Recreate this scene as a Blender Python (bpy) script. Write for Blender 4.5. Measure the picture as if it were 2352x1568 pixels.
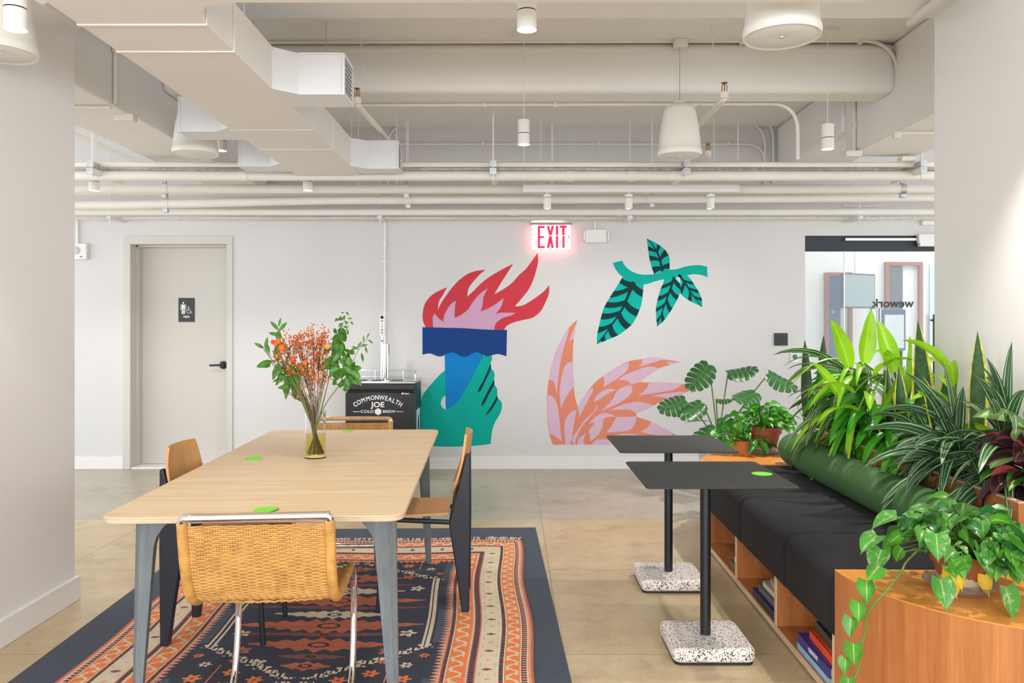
import bpy, math, random
from mathutils import Vector, Matrix
D = bpy.data
scene = bpy.context.scene
for o in list(D.objects): D.objects.remove(o, do_unlink=True)
R = math.radians
rnd = random.Random(7)

# ------------------------------------------------------------------ camera
EYE, F, CX, CY = 1.35, 1850.0, 1176.0, 746.0
cam_d = D.cameras.new('camera'); cam = D.objects.new('camera', cam_d)
scene.collection.objects.link(cam); scene.camera = cam
cam.location = (0, 0, EYE); cam.rotation_euler = (R(90), 0, 0)
cam_d.sensor_width = 36.0; cam_d.lens = 36.0 * F / 2352.0
cam_d.shift_y = -(784 - CY) / 2352.0
cam_d.clip_start = 0.05; cam_d.clip_end = 100

# ------------------------------------------------------------------ light + exposure
world = D.worlds.new('world'); scene.world = world; world.use_nodes = True
bg = world.node_tree.nodes['Background']
bg.inputs[0].default_value = (0.87, 0.93, 1.0, 1); bg.inputs[1].default_value = 2.1
scene.view_settings.view_transform = 'Standard'
scene.view_settings.look = 'None'
scene.view_settings.exposure = 0.54
scene.view_settings.gamma = 1.0
scene.view_settings.use_curve_mapping = False

def area_light(name, loc, rot, sx, sy, power, col=(1, 1, 1)):
    l = D.lights.new(name, 'AREA'); l.shape = 'RECTANGLE'; l.size = sx; l.size_y = sy
    l.energy = power; l.color = col
    o = D.objects.new(name, l); scene.collection.objects.link(o)
    o.location = loc; o.rotation_euler = rot
    return o
# daylight coming in through the big windows behind the photographer
area_light('window_daylight', (0.0, -3.94, 1.72), (R(90), 0, 0), 11.0, 2.0, 330, (0.88, 0.94, 1.0))

SPOT_PENDANT = 24
def spot_light(name, loc, target, power, angle=95, blend=0.55, col=(1.0, 0.955, 0.90), r=0.03):
    l = D.lights.new(name, 'SPOT'); l.energy = power; l.spot_size = R(angle); l.spot_blend = blend
    l.color = col; l.shadow_soft_size = r
    o = D.objects.new(name, l); scene.collection.objects.link(o); o.location = loc
    d = Vector(target) - Vector(loc)
    o.rotation_euler = d.to_track_quat('-Z', 'Y').to_euler()
    return o

# ------------------------------------------------------------------ helpers
def S(r, g, b):
    def f(c):
        c /= 255.0
        return c / 12.92 if c <= 0.04045 else ((c + 0.055) / 1.055) ** 2.4
    return (f(r), f(g), f(b), 1.0)

def W(px, py, Y):
    return Vector(((px - CX) * Y / F, Y, EYE - (py - CY) * Y / F))
def G(px, py, z):
    Y = (EYE - z) * F / (py - CY)
    return W(px, py, Y)

def nmat(name):
    m = D.materials.new(name); m.use_nodes = True
    nt = m.node_tree
    return m, nt, nt.nodes['Principled BSDF']

def mixrgb(nt, fac, a, b, blend='MIX'):
    n = nt.nodes.new('ShaderNodeMix'); n.data_type = 'RGBA'; n.blend_type = blend
    for sock, v in ((n.inputs[0], fac), (n.inputs[6], a), (n.inputs[7], b)):
        if isinstance(v, bpy.types.NodeSocket): nt.links.new(v, sock)
        else: sock.default_value = v
    return n.outputs[2]

def mth(nt, op, a, b=None, c=None):
    n = nt.nodes.new('ShaderNodeMath'); n.operation = op
    for i, v in enumerate((a, b, c)):
        if v is None: continue
        if isinstance(v, bpy.types.NodeSocket): nt.links.new(v, n.inputs[i])
        else: n.inputs[i].default_value = v
    return n.outputs[0]

def coords(nt, kind='Object', scale=(1, 1, 1)):
    tc = nt.nodes.new('ShaderNodeTexCoord'); mp = nt.nodes.new('ShaderNodeMapping')
    mp.inputs['Scale'].default_value = scale
    nt.links.new(tc.outputs[kind], mp.inputs[0])
    return mp.outputs[0]

def noise(nt, vec, scale, detail=4, rough=0.55):
    n = nt.nodes.new('ShaderNodeTexNoise'); n.inputs['Scale'].default_value = scale
    n.inputs['Detail'].default_value = detail; n.inputs['Roughness'].default_value = rough
    nt.links.new(vec, n.inputs['Vector'])
    return n.outputs[0]

def ramp(nt, fac, stops, mode='LINEAR'):
    n = nt.nodes.new('ShaderNodeValToRGB'); n.color_ramp.interpolation = mode
    cr = n.color_ramp
    while len(cr.elements) < len(stops): cr.elements.new(0.5)
    for e, (p, c) in zip(cr.elements, stops): e.position = p; e.color = c
    nt.links.new(fac, n.inputs[0])
    return n.outputs[0]

def bump(nt, bs, h, strength, dist=0.01):
    b = nt.nodes.new('ShaderNodeBump'); b.inputs['Strength'].default_value = strength
    b.inputs['Distance'].default_value = dist
    nt.links.new(h, b.inputs['Height']); nt.links.new(b.outputs[0], bs.inputs['Normal'])

def mat(name, col, rough=0.5, metal=0.0, var=0.06, vscale=6.0, bmp=0.0, bscale=80.0, emit=None, estr=0, spec=None):
    m, nt, bs = nmat(name)
    v = coords(nt)
    n = noise(nt, v, vscale)
    dark = tuple(c * (1 - var) for c in col[:3]) + (1,)
    lite = tuple(min(1, c * (1 + var)) for c in col[:3]) + (1,)
    nt.links.new(ramp(nt, n, [(0.3, dark), (0.7, lite)]), bs.inputs['Base Color'])
    bs.inputs['Roughness'].default_value = rough; bs.inputs['Metallic'].default_value = metal
    if spec is not None: bs.inputs['Specular IOR Level'].default_value = spec
    if bmp: bump(nt, bs, noise(nt, v, bscale, 3), bmp, 0.004)
    if emit: bs.inputs['Emission Color'].default_value = emit; bs.inputs['Emission Strength'].default_value = estr
    return m

def wood(name, c1, c2, scale=(1, 12, 12), rough=0.45, dens=1.6, bands=None):
    m, nt, bs = nmat(name)
    v = coords(nt, 'Object', scale)
    n1 = noise(nt, v, dens, 6, 0.6)
    n2 = noise(nt, v, dens * 7, 3, 0.6)
    f = mth(nt, 'ADD', mth(nt, 'MULTIPLY', n1, 0.7), mth(nt, 'MULTIPLY', n2, 0.3))
    col = ramp(nt, f, [(0.32, c1), (0.5, tuple((a + b) / 2 for a, b in zip(c1, c2))), (0.68, c2)])
    nt.links.new(col, bs.inputs['Base Color'])
    bs.inputs['Roughness'].default_value = rough
    bump(nt, bs, n2, 0.08, 0.002)
    return m

def leafmat(name, stops, rough=0.38, var=0.3, trans=0.25, nscale=9, blotch=None):
    """colour by distance from the midrib (0) to the margin (1), read from the leaf's own UV"""
    m, nt, bs = nmat(name)
    tc = nt.nodes.new('ShaderNodeTexCoord'); sp = nt.nodes.new('ShaderNodeSeparateXYZ')
    nt.links.new(tc.outputs['UV'], sp.inputs[0])
    d = mth(nt, 'MULTIPLY', mth(nt, 'ABSOLUTE', mth(nt, 'SUBTRACT', sp.outputs[0], 0.5)), 2.0)
    c = ramp(nt, d, stops)
    if blotch:
        bn = noise(nt, coords(nt, 'Object', (1, 1, 1)), blotch[1], 4, .65)
        c = mixrgb(nt, ramp(nt, bn, [(.54, (0, 0, 0, 1)), (.62, (.45, .45, .45, 1))]), c, blotch[0])
    n = noise(nt, coords(nt), nscale, 3)
    sh = ramp(nt, n, [(0.3, (1 - var, 1 - var, 1 - var, 1)), (0.7, (1 + var * .6, 1 + var * .6, 1 + var * .4, 1))])
    col = mixrgb(nt, 1.0, c, sh, 'MULTIPLY')
    nt.links.new(col, bs.inputs['Base Color']); bs.inputs['Roughness'].default_value = rough
    tr = nt.nodes.new('ShaderNodeBsdfTranslucent'); nt.links.new(col, tr.inputs[0])
    mx = nt.nodes.new('ShaderNodeMixShader'); mx.inputs[0].default_value = trans
    out = nt.nodes['Material Output']
    nt.links.new(bs.outputs[0], mx.inputs[1]); nt.links.new(tr.outputs[0], mx.inputs[2])
    nt.links.new(mx.outputs[0], out.inputs[0])
    return m

class MB:
    def __init__(s): s.v = []; s.f = []; s.uv = {}
    def add(s, vs, fs, uvs=None):
        b = len(s.v); s.v += [tuple(v) for v in vs]; s.f += [tuple(b + i for i in f) for f in fs]
        if uvs:
            for i, u in enumerate(uvs): s.uv[b + i] = u
        return s
    def box(s, x0, x1, y0, y1, z0, z1, M=None):
        vs = [Vector(p) for p in ((x0,y0,z0),(x1,y0,z0),(x1,y1,z0),(x0,y1,z0),(x0,y0,z1),(x1,y0,z1),(x1,y1,z1),(x0,y1,z1))]
        if M: vs = [M @ v for v in vs]
        return s.add(vs, [(0,3,2,1),(4,5,6,7),(0,1,5,4),(1,2,6,5),(2,3,7,6),(3,0,4,7)])
    def tube(s, pts, r, seg=10, caps=True):
        pts = [Vector(p) for p in pts]; n = len(pts)
        rs = r if isinstance(r, (list, tuple)) else [r] * n
        vs = []; fs = []
        t0 = (pts[1] - pts[0]).normalized()
        nrm = t0.cross(Vector((0, 0, 1)))
        if nrm.length < 1e-3: nrm = t0.cross(Vector((1, 0, 0)))
        nrm.normalize()
        for i in range(n):
            a = pts[max(0, i - 1)]; b = pts[min(n - 1, i + 1)]
            t = (b - a)
            t = t.normalized() if t.length > 1e-9 else t0
            nrm = nrm - t * nrm.dot(t)
            if nrm.length < 1e-6: nrm = t.orthogonal()
            nrm.normalize(); bi = t.cross(nrm)
            for k in range(seg):
                an = 2 * math.pi * k / seg
                vs.append(pts[i] + (nrm * math.cos(an) + bi * math.sin(an)) * rs[i])
        for i in range(n - 1):
            for k in range(seg):
                k2 = (k + 1) % seg
                fs.append((i*seg+k, i*seg+k2, (i+1)*seg+k2, (i+1)*seg+k))
        if caps:
            fs.append(tuple(range(seg - 1, -1, -1))); fs.append(tuple((n-1)*seg + k for k in range(seg)))
        return s.add(vs, fs)
    def lathe(s, prof, c=(0, 0, 0), seg=40, M=None):
        vs = []; fs = []; n = len(prof); c = Vector(c)
        for (r, z) in prof:
            for k in range(seg):
                a = 2 * math.pi * k / seg
                p = Vector((r * math.cos(a), r * math.sin(a), z))
                if M: p = M @ p
                vs.append(c + p)
        for i in range(n - 1):
            for k in range(seg):
                k2 = (k + 1) % seg
                fs.append((i*seg+k, i*seg+k2, (i+1)*seg+k2, (i+1)*seg+k))
        if prof[0][0] > 1e-6: fs.append(tuple(range(seg - 1, -1, -1)))
        if prof[-1][0] > 1e-6: fs.append(tuple((n-1)*seg + k for k in range(seg)))
        return s.add(vs, fs)
    def prism(s, poly, a, b, fn):
        """poly in 2D, extruded between a and b; fn(u, v, w) -> 3D"""
        n = len(poly)
        vs = [fn(u, v, a) for u, v in poly] + [fn(u, v, b) for u, v in poly]
        fs = [tuple(range(n - 1, -1, -1)), tuple(range(n, 2 * n))]
        for i in range(n):
            j = (i + 1) % n
            fs.append((i, j, n + j, n + i))
        return s.add(vs, fs)
    def loft(s, secs):
        n = len(secs[0]); vs = [p for sec in secs for p in sec]; fs = []
        for i in range(len(secs) - 1):
            for k in range(n):
                k2 = (k + 1) % n
                fs.append((i*n+k, i*n+k2, (i+1)*n+k2, (i+1)*n+k))
        fs.append(tuple(range(n - 1, -1, -1))); fs.append(tuple((len(secs)-1)*n + k for k in range(n)))
        return s.add(vs, fs)
    def text(s, txt, size, M, ext=0.0008, bold=0.0, sx=1.0, align='CENTER'):
        c = D.curves.new('t', 'FONT'); c.body = txt; c.size = size; c.extrude = ext; c.offset = bold
        c.align_x = align; c.align_y = 'CENTER'; c.resolution_u = 3
        o = D.objects.new('t', c); scene.collection.objects.link(o)
        dg = bpy.context.evaluated_depsgraph_get()
        me = D.meshes.new_from_object(o.evaluated_get(dg))
        s.add([M @ Vector((v.co.x * sx, v.co.y, v.co.z)) for v in me.vertices], [tuple(p.vertices) for p in me.polygons])
        D.objects.remove(o, do_unlink=True); D.meshes.remove(me); D.curves.remove(c)
        return s
    def build(s, name, m, parent=None, smooth=None, bevel=0, seg=2, loc=None, rotz=0, label=None, subsurf=0, fixn=True):
        me = D.meshes.new(name); me.from_pydata(s.v, [], s.f)
        if s.uv:
            ul = me.uv_layers.new(name='UVMap')
            for lp in me.loops: ul.data[lp.index].uv = s.uv.get(lp.vertex_index, (0, 0))
        me.validate()
        if fixn and not s.uv:
            import bmesh
            bm = bmesh.new(); bm.from_mesh(me); bmesh.ops.recalc_face_normals(bm, faces=bm.faces); bm.to_mesh(me); bm.free()
        if smooth is not None:
            me.shade_smooth()
            if smooth < 170: me.set_sharp_from_angle(angle=R(smooth))
        o = D.objects.new(name, me); scene.collection.objects.link(o)
        me.materials.append(m)
        if parent: o.parent = parent
        if loc is not None: o.location = loc
        if rotz: o.rotation_euler[2] = rotz
        if bevel:
            b = o.modifiers.new('bevel', 'BEVEL'); b.width = bevel; b.segments = seg; b.limit_method = 'ANGLE'; b.angle_limit = R(40)
            if smooth is None: me.shade_smooth(); me.set_sharp_from_angle(angle=R(50))
        if subsurf:
            ss = o.modifiers.new('sub', 'SUBSURF'); ss.levels = subsurf; ss.render_levels = subsurf
        if label: o['label'] = label
        return o

def thing(name, label, cat, loc=(0, 0, 0), rotz=0, group=None):
    o = D.objects.new(name, None); scene.collection.objects.link(o)
    o.empty_display_size = 0.1; o.location = loc; o.rotation_euler = (0, 0, rotz)
    return tag(o, label, cat, group)
def tag(o, label, cat, group=None, kind=None):
    o['label'] = label; o['category'] = cat
    if group: o['group'] = group
    if kind: o['kind'] = kind
    return o
def struct(o): o['kind'] = 'structure'; return o
def copy_tree(o, parent=None):
    c = o.copy(); scene.collection.objects.link(c)
    if parent is not None: c.parent = parent
    for ch in list(o.children): copy_tree(ch, c)
    return c
def arc(c, r, a0, a1, n, ax=(1, 0, 0), ay=(0, 0, 1)):
    c = Vector(c); ax = Vector(ax); ay = Vector(ay)
    return [c + ax * (r * math.cos(R(a0 + (a1 - a0) * i / n))) + ay * (r * math.sin(R(a0 + (a1 - a0) * i / n))) for i in range(n + 1)]
def smooth_path(pts, n=6):
    pts = [Vector(p) for p in pts]; out = []
    for i in range(len(pts) - 1):
        p0 = pts[max(0, i - 1)]; p1 = pts[i]; p2 = pts[i + 1]; p3 = pts[min(len(pts) - 1, i + 2)]
        for k in range(n):
            t = k / n
            out.append(0.5 * ((2 * p1) + (p2 - p0) * t + (2*p0 - 5*p1 + 4*p2 - p3) * t*t + (3*p1 - p0 - 3*p2 + p3) * t**3))
    out.append(pts[-1]); return out
def fillet(pts, r, n=6):
    """polyline with rounded corners"""
    pts = [Vector(p) for p in pts]; out = [pts[0]]
    for i in range(1, len(pts) - 1):
        a = (pts[i-1] - pts[i]); b = (pts[i+1] - pts[i])
        rr = min(r, a.length * .49, b.length * .49)
        p, q = pts[i] + a.normalized() * rr, pts[i] + b.normalized() * rr
        for k in range(n + 1):
            t = k / n
            out.append(p.lerp(pts[i], t).lerp(pts[i].lerp(q, t), t))
    out.append(pts[-1]); return out
WALLM = lambda px, py, Y: Matrix.Translation(W(px, py, Y)) @ Matrix(((1,0,0,0),(0,0,-1,0),(0,1,0,0),(0,0,0,1)))

# ------------------------------------------------------------------ materials
M = {}
M['wall'] = mat('wall_paint', S(230, 227, 224), 0.85, var=0.012, vscale=1.5, bmp=0.05, bscale=220)
M['ceil'] = mat('ceiling_paint', S(236, 234, 231), 0.85, var=0.02, vscale=1.2, bmp=0.1, bscale=30)
M['white'] = mat('white_paint', S(232, 230, 226), 0.45, var=0.01)
M['pipe'] = mat('pipe_paint', S(232, 227, 219), 0.5, var=0.03, vscale=4, bmp=0.15, bscale=25)
M['duct'] = mat('duct_paint', S(234, 230, 226), 0.55, var=0.015, vscale=2, bmp=0.06, bscale=8)
M['ductw'] = mat('duct_outlet_paint', S(226, 228, 232), 0.5, var=0.015, vscale=2, bmp=0.05, bscale=10)
M['trim'] = mat('trim_paint', S(232, 229, 225), 0.45, var=0.01)
M['door'] = mat('door_paint', S(202, 197, 189), 0.5, var=0.012, vscale=1.5)
M['frame'] = mat('door_frame_paint', S(205, 200, 192), 0.5, var=0.015)
M['black'] = mat('black_plastic', S(28, 28, 30), 0.4, var=0.1)
M['blackm'] = mat('black_powder_coat', S(24, 27, 33), 0.42, var=0.1)
M['navy'] = mat('navy_black_steel', S(28, 32, 42), 0.45, var=0.1)
M['header'] = mat('dark_header', S(30, 36, 48), 0.5, var=0.1)
M['chrome'] = mat('chrome', (0.86, 0.87, 0.9, 1), 0.06, 1.0, var=0.01)
M['steel'] = mat('brushed_steel', (0.62, 0.62, 0.63, 1), 0.28, 1.0, var=0.05)
M['galv'] = mat('galvanised_strut', (0.55, 0.55, 0.57, 1), 0.4, 0.8, var=0.2, vscale=30)
M['brass'] = mat('brass', S(170, 130, 70), 0.35, 1.0, var=0.1)
M['dark'] = mat('dark_void', S(40, 38, 38), 0.9)
M['rattan'] = mat('rattan', S(200, 147, 76), 0.42, var=0.22, vscale=30, bmp=0.2, bscale=150)
M['oak'] = wood('oak_veneer', S(212, 180, 138), S(233, 209, 175), (0.9, 16, 16), 0.5, 2.4)
M['oakedge'] = wood('oak_edge', S(196, 170, 140), S(224, 200, 172), (1.5, 10, 40), 0.6, 2.0)
M['oak2'] = wood('chair_oak', S(190, 136, 78), S(214, 164, 102), (14, 2, 2), 0.45, 1.8)
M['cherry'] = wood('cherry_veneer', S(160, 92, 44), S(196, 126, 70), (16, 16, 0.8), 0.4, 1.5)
M['cherryh'] = wood('cherry_veneer_lit_top', S(216, 138, 58), S(238, 164, 84), (10, 1.0, 10), 0.35, 1.5)  # same veneer as the sides; strong light on the top put into the colour
M['ply'] = wood('plywood_edge', S(205, 172, 138), S(226, 198, 168), (3, 3, 60), 0.6, 2)
M['leg'] = wood('grey_stained_leg', S(92, 99, 103), S(126, 133, 136), (10, 10, 1.2), 0.45, 2)
M['fabric'] = mat('charcoal_wool', S(25, 23, 28), 0.95, var=0.25, vscale=260, bmp=0.5, bscale=500)
M['green'] = mat('green_wool', S(68, 106, 56), 0.95, var=0.2, vscale=200, bmp=0.5, bscale=450)
M['terra'] = mat('terracotta', S(150, 82, 54), 0.75, var=0.14, vscale=12, bmp=0.2, bscale=60)
M['soil'] = mat('potting_soil', S(52, 40, 30), 0.95, var=0.5, vscale=60, bmp=0.8, bscale=90)
M['sticker'] = mat('lime_sticker', S(120, 225, 40), 0.5, var=0.01)
M['tabletop'] = mat('dark_laminate', S(40, 41, 42), 0.6, var=0.05, vscale=20)
M['paper'] = mat('book_pages', S(225, 220, 205), 0.8, var=0.05)
M['stem'] = mat('green_stem', S(92, 128, 48), 0.5, var=0.2)
M['twig'] = mat('brown_twig', S(110, 76, 48), 0.7, var=0.2)

def m_floor():
    m, nt, bs = nmat('polished_concrete')
    tc = nt.nodes.new('ShaderNodeTexCoord'); sp = nt.nodes.new('ShaderNodeSeparateXYZ')
    nt.links.new(tc.outputs['Object'], sp.inputs[0])
    v = tc.outputs['Object']
    big = noise(nt, v, 0.9, 5, 0.6); mid = noise(nt, v, 4.0, 5, 0.65); fine = noise(nt, v, 70, 4, 0.8)
    tan = ramp(nt, big, [(0.28, S(178, 156, 120)), (0.5, S(196, 175, 139)), (0.72, S(210, 191, 157))])
    gry = ramp(nt, big, [(0.28, S(164, 158, 142)), (0.72, S(184, 178, 162))])
    far = mth(nt, 'GREATER_THAN', sp.outputs[1], 5.587)
    c = mixrgb(nt, far, tan, gry)
    stain = ramp(nt, mid, [(0.28, (0.72, 0.70, 0.66, 1)), (0.46, (0.97, 0.97, 0.96, 1)), (0.75, (1.08, 1.07, 1.05, 1))])
    c = mixrgb(nt, 1.0, c, stain, 'MULTIPLY')
    c = mixrgb(nt, 1.0, c, ramp(nt, noise(nt, v, 14, 6, 0.75), [(0.3, (0.86, 0.85, 0.82, 1)), (0.5, (1, 1, 1, 1)), (0.7, (1.1, 1.09, 1.07, 1))]), 'MULTIPLY')
    sp2 = ramp(nt, fine, [(0.35, (0.86, 0.84, 0.8, 1)), (0.5, (1, 1, 1, 1)), (0.68, (1.08, 1.06, 1.02, 1))])
    c = mixrgb(nt, 0.7, c, sp2, 'MULTIPLY')
    # saw joints
    wob = mth(nt, 'MULTIPLY', mth(nt, 'SUBTRACT', mid, 0.5), 0.012)
    def joint(sock, off, period):
        f = mth(nt, 'FRACT', mth(nt, 'DIVIDE', mth(nt, 'ADD', mth(nt, 'SUBTRACT', sock, off), wob), period))
        d = mth(nt, 'ABSOLUTE', mth(nt, 'SUBTRACT', f, 0.5))
        return mth(nt, 'GREATER_THAN', d, 0.5 - 0.0030 / period)
    jj = mth(nt, 'MAXIMUM', joint(sp.outputs[0], 0.205, 2.69), joint(sp.outputs[1], 5.587, 1.143))
    c = mixrgb(nt, mth(nt, 'MULTIPLY', jj, 0.55), c, S(110, 98, 78))
    blot = noise(nt, v, 2.2, 8, 0.8)
    cell = nt.nodes.new('ShaderNodeTexWhiteNoise'); cell.noise_dimensions = '2D'; cv = nt.nodes.new('ShaderNodeCombineXYZ')
    nt.links.new(mth(nt, 'FLOOR', mth(nt, 'DIVIDE', mth(nt, 'SUBTRACT', sp.outputs[0], .205), 2.69)), cv.inputs[0]); nt.links.new(mth(nt, 'FLOOR', mth(nt, 'DIVIDE', mth(nt, 'SUBTRACT', sp.outputs[1], 5.587), 1.143)), cv.inputs[1]); nt.links.new(cv.outputs[0], cell.inputs[0])
    c = mixrgb(nt, 1.0, c, ramp(nt, cell.outputs[0], [(0, (.93, .92, .90, 1)), (1, (1.06, 1.05, 1.05, 1))]), 'MULTIPLY')
    dsp = ramp(nt, noise(nt, v, 9, 3, .7), [(0.735, (0, 0, 0, 1)), (0.75, (1, 1, 1, 1))])
    c = mixrgb(nt, mth(nt, 'MULTIPLY', dsp, .5), c, S(120, 104, 84))
    spot = ramp(nt, blot, [(0.715, (0, 0, 0, 1)), (0.74, (1, 1, 1, 1))])
    c = mixrgb(nt, mth(nt, 'MULTIPLY', spot, 0.35), c, S(232, 222, 204))
    nt.links.new(c, bs.inputs['Base Color'])
    bs.inputs['Roughness'].default_value = 0.32
    bump(nt, bs, fine, 0.04, 0.001)
    return m
M['floor'] = m_floor()

def m_terrazzo():
    m, nt, bs = nmat('terrazzo')
    v = coords(nt)
    vo = nt.nodes.new('ShaderNodeTexVoronoi'); vo.inputs['Scale'].default_value = 175; nt.links.new(v, vo.inputs['Vector'])
    vo2 = nt.nodes.new('ShaderNodeTexVoronoi'); vo2.inputs['Scale'].default_value = 105; nt.links.new(v, vo2.inputs['Vector'])
    sep = nt.nodes.new('ShaderNodeSeparateColor'); nt.links.new(vo.outputs['Color'], sep.inputs[0])
    sep2 = nt.nodes.new('ShaderNodeSeparateColor'); nt.links.new(vo2.outputs['Color'], sep2.inputs[0])
    a = mth(nt, 'MULTIPLY', mth(nt, 'LESS_THAN', vo.outputs['Distance'], 0.42), mth(nt, 'GREATER_THAN', sep.outputs[0], 0.55))
    b = mth(nt, 'MULTIPLY', mth(nt, 'LESS_THAN', vo2.outputs['Distance'], 0.40), mth(nt, 'GREATER_THAN', sep2.outputs[1], 0.68))
    chips = mth(nt, 'MAXIMUM', a, b)
    chipc = ramp(nt, sep.outputs[2], [(0.0, S(38, 34, 36)), (0.7, S(66, 56, 54)), (0.9, S(140, 118, 104))])
    c = mixrgb(nt, chips, S(226, 216, 210), chipc)
    nt.links.new(c, bs.inputs['Base Color']); bs.inputs['Roughness'].default_value = 0.5
    return m
M['terrazzo'] = m_terrazzo()

def m_glass(name, col=(1, 1, 1, 1), ior=1.45, rough=0.0):
    m, nt, bs = nmat(name)
    bs.inputs['Base Color'].default_value = col; bs.inputs['Roughness'].default_value = rough
    bs.inputs['IOR'].default_value = ior; bs.inputs['Transmission Weight'].default_value = 1.0
    return m
M['glass'] = m_glass('clear_glass', (0.96, 0.985, 0.98, 1), 1.45)
M['vglass'] = m_glass('vase_glass', (0.985, 0.99, 0.985, 1), 1.25)
M['water'] = m_glass('green_water', S(244, 234, 150), 1.12)

def m_thin_glass():
    """pane: mostly clear, a fresnel reflection on top"""
    m, nt, bs = nmat('pane_glass')
    tr = nt.nodes.new('ShaderNodeBsdfTransparent'); tr.inputs[0].default_value = (0.93, 0.96, 0.96, 1)
    gl = nt.nodes.new('ShaderNodeBsdfGlossy'); gl.inputs['Roughness'].default_value = 0.01
    fr = nt.nodes.new('ShaderNodeFresnel'); fr.inputs[0].default_value = 1.6
    mx = nt.nodes.new('ShaderNodeMixShader')
    nt.links.new(mth(nt, 'MULTIPLY', fr.outputs[0], 1.1), mx.inputs[0]); nt.links.new(tr.outputs[0], mx.inputs[1]); nt.links.new(gl.outputs[0], mx.inputs[2])
    nt.links.new(mx.outputs[0], nt.nodes['Material Output'].inputs[0])
    return m
M['pane'] = m_thin_glass()

# ================================================================== THE ROOM
YW = 7.545            # wall with the mural
HS = 3.20             # slab height
fl = MB().box(-7, 7, -4, 11.5, -0.12, 0.0)
struct(fl.build('floor', M['floor']))
struct(MB().box(-7, 7, -4, 11.5, HS, HS + 0.15).build('ceiling', M['ceil']))
# rear wall with wide window openings behind the photographer
rw = MB(); rw.box(-7, 7, -4.1, -4, 0, 0.7); rw.box(-7, 7, -4.1, -4, 2.75, HS)
for x in (-7, -4.2, -1.4, 1.4, 4.2, 6.6): rw.box(x, x + 0.4, -4.1, -4, 0.7, 2.75)
struct(rw.build('wall_rear', M['wall']))

def wx(px, Y=YW): return (px - CX) * Y / F
def wz(py, Y=YW): return EYE - (py - CY) * Y / F
DX0, DX1, DZ = wx(300), wx(522), wz(560)
SX0, SX1, SZ = wx(1849), 5.2, wz(541)
wb = MB()
wb.box(-7, DX0, YW, YW + .14, 0, HS); wb.box(DX0, DX1, YW, YW + .14, DZ, HS)
wb.box(DX1, SX0, YW, YW + .14, 0, HS); wb.box(SX0, SX1, YW, YW + .14, SZ, HS); wb.box(SX1, 7, YW, YW + .14, 0, HS)
M['wallb'] = mat('wall_paint_dimmed', S(214, 212, 211), 0.85, var=0.012, vscale=1.5, bmp=0.05, bscale=220)  # same paint as the other walls; dimmer light here put into the colour
struct(wb.build('wall_back', M['wallb']))
b = MB(); BZ = 0.118
b.box(-7, wx(284), YW - .014, YW, 0, BZ); b.box(wx(535), SX0 - .0, YW - .014, YW, 0, BZ)
struct(b.build('baseboard_back', M['trim'], bevel=.003))
# columns
CL = (-2.145, 3.955); CR = (2.095, 4.0)
struct(MB().box(-2.95, CL[0], 0.6, CL[1], 0, 2.90).build('wall_left', M['wall'], bevel=.006))
struct(MB().box(-2.97, CL[0] + .018, 0.59, CL[1] + .018, 0, 0.115).build('baseboard_left', M['trim'], bevel=.003))
struct(MB().box(CR[0], 3.2, 0.6, CR[1], 0, 2.90).build('wall_right', M['wall'], bevel=.006))
# beams
struct(MB().box(-7, 7, 3.45, 4.015, 2.874, HS).build('trim_1', M['ceil'], bevel=.012))
struct(MB().box(-2.3, 2.52, 5.26, 5.54, 2.874, HS).build('trim_2', M['ceil'], bevel=.05, seg=5))
struct(MB().box(-2.76, -2.29, 4.0, YW, 2.61, HS).build('trim_3', M['ceil'], bevel=.01))
struct(MB().box(2.50, 3.03, 4.0, 6.05, 2.61, HS).build('trim_4', M['ceil'], bevel=.02))
struct(MB().box(2.48, 3.03, 6.05, YW, 2.80, HS).build('trim_5', M['ceil'], bevel=.02))

# ---- men's room door
dr = struct(MB().box(DX0 + .006, DX1 - .006, YW + .19, YW + .235, 0.018, DZ - .006).build('door_1', M['door'], bevel=.002))
fr = MB()
for (a0, a1) in ((wx(284), DX0), (DX1, wx(535))): fr.box(a0, a1, YW - .012, YW, 0, DZ)
fr.box(wx(284), wx(535), YW - .012, YW, DZ, wz(542))
fr.box(DX0 - .001, DX0 + .004, YW - .01, YW + .19, 0, DZ); fr.box(DX1 - .004, DX1 + .001, YW - .01, YW + .25, 0, DZ)
fr.box(DX0, DX1, YW - .01, YW + .25, DZ - .004, DZ + .001)
fr.box(DX0, DX0 + .02, YW + .11, YW + .19, 0, DZ); fr.box(DX0, DX1, YW + .11, YW + .19, DZ - .02, DZ)
struct(fr.build('trim_6', M['frame'], bevel=.003))
struct(MB().box(DX0 + .004, DX1 - .004, YW - .005, YW + .26, 0, .016).build('trim_7', M['trim'], bevel=.004))
hd = MB(); hz = wz(838, YW + .17)
hx = wx(512, YW + .17)
rot = Matrix.Translation((hx, YW + .19, hz)) @ Matrix.Rotation(R(90), 4, 'X')
hd.lathe([(0.001, 0.0), (.038, 0), (.038, .012), (.03, .016), (.02, .018), (.018, .05), (.001, .05)], seg=24, M=rot)
hd.tube(fillet([(hx, YW + .14, hz), (hx - .05, YW + .135, hz), (hx - .115, YW + .138, hz - .002)], .02), .0095, 10)
hd.build('door_handle', M['black'], dr, smooth=40, label='black lever handle')
sg = MB(); a = W(410, 684, YW + .187); c2 = W(447, 739, YW + .187)
sg.box(a.x, c2.x, YW + .184, YW + .19, c2.z, a.z)
sgo = tag(sg.build('restroom_sign', M['black'], bevel=.001), 'black restroom plaque reading MEN with man and wheelchair symbols on the beige door', 'sign')
sy = YW + .1835
pic = MB()
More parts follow.
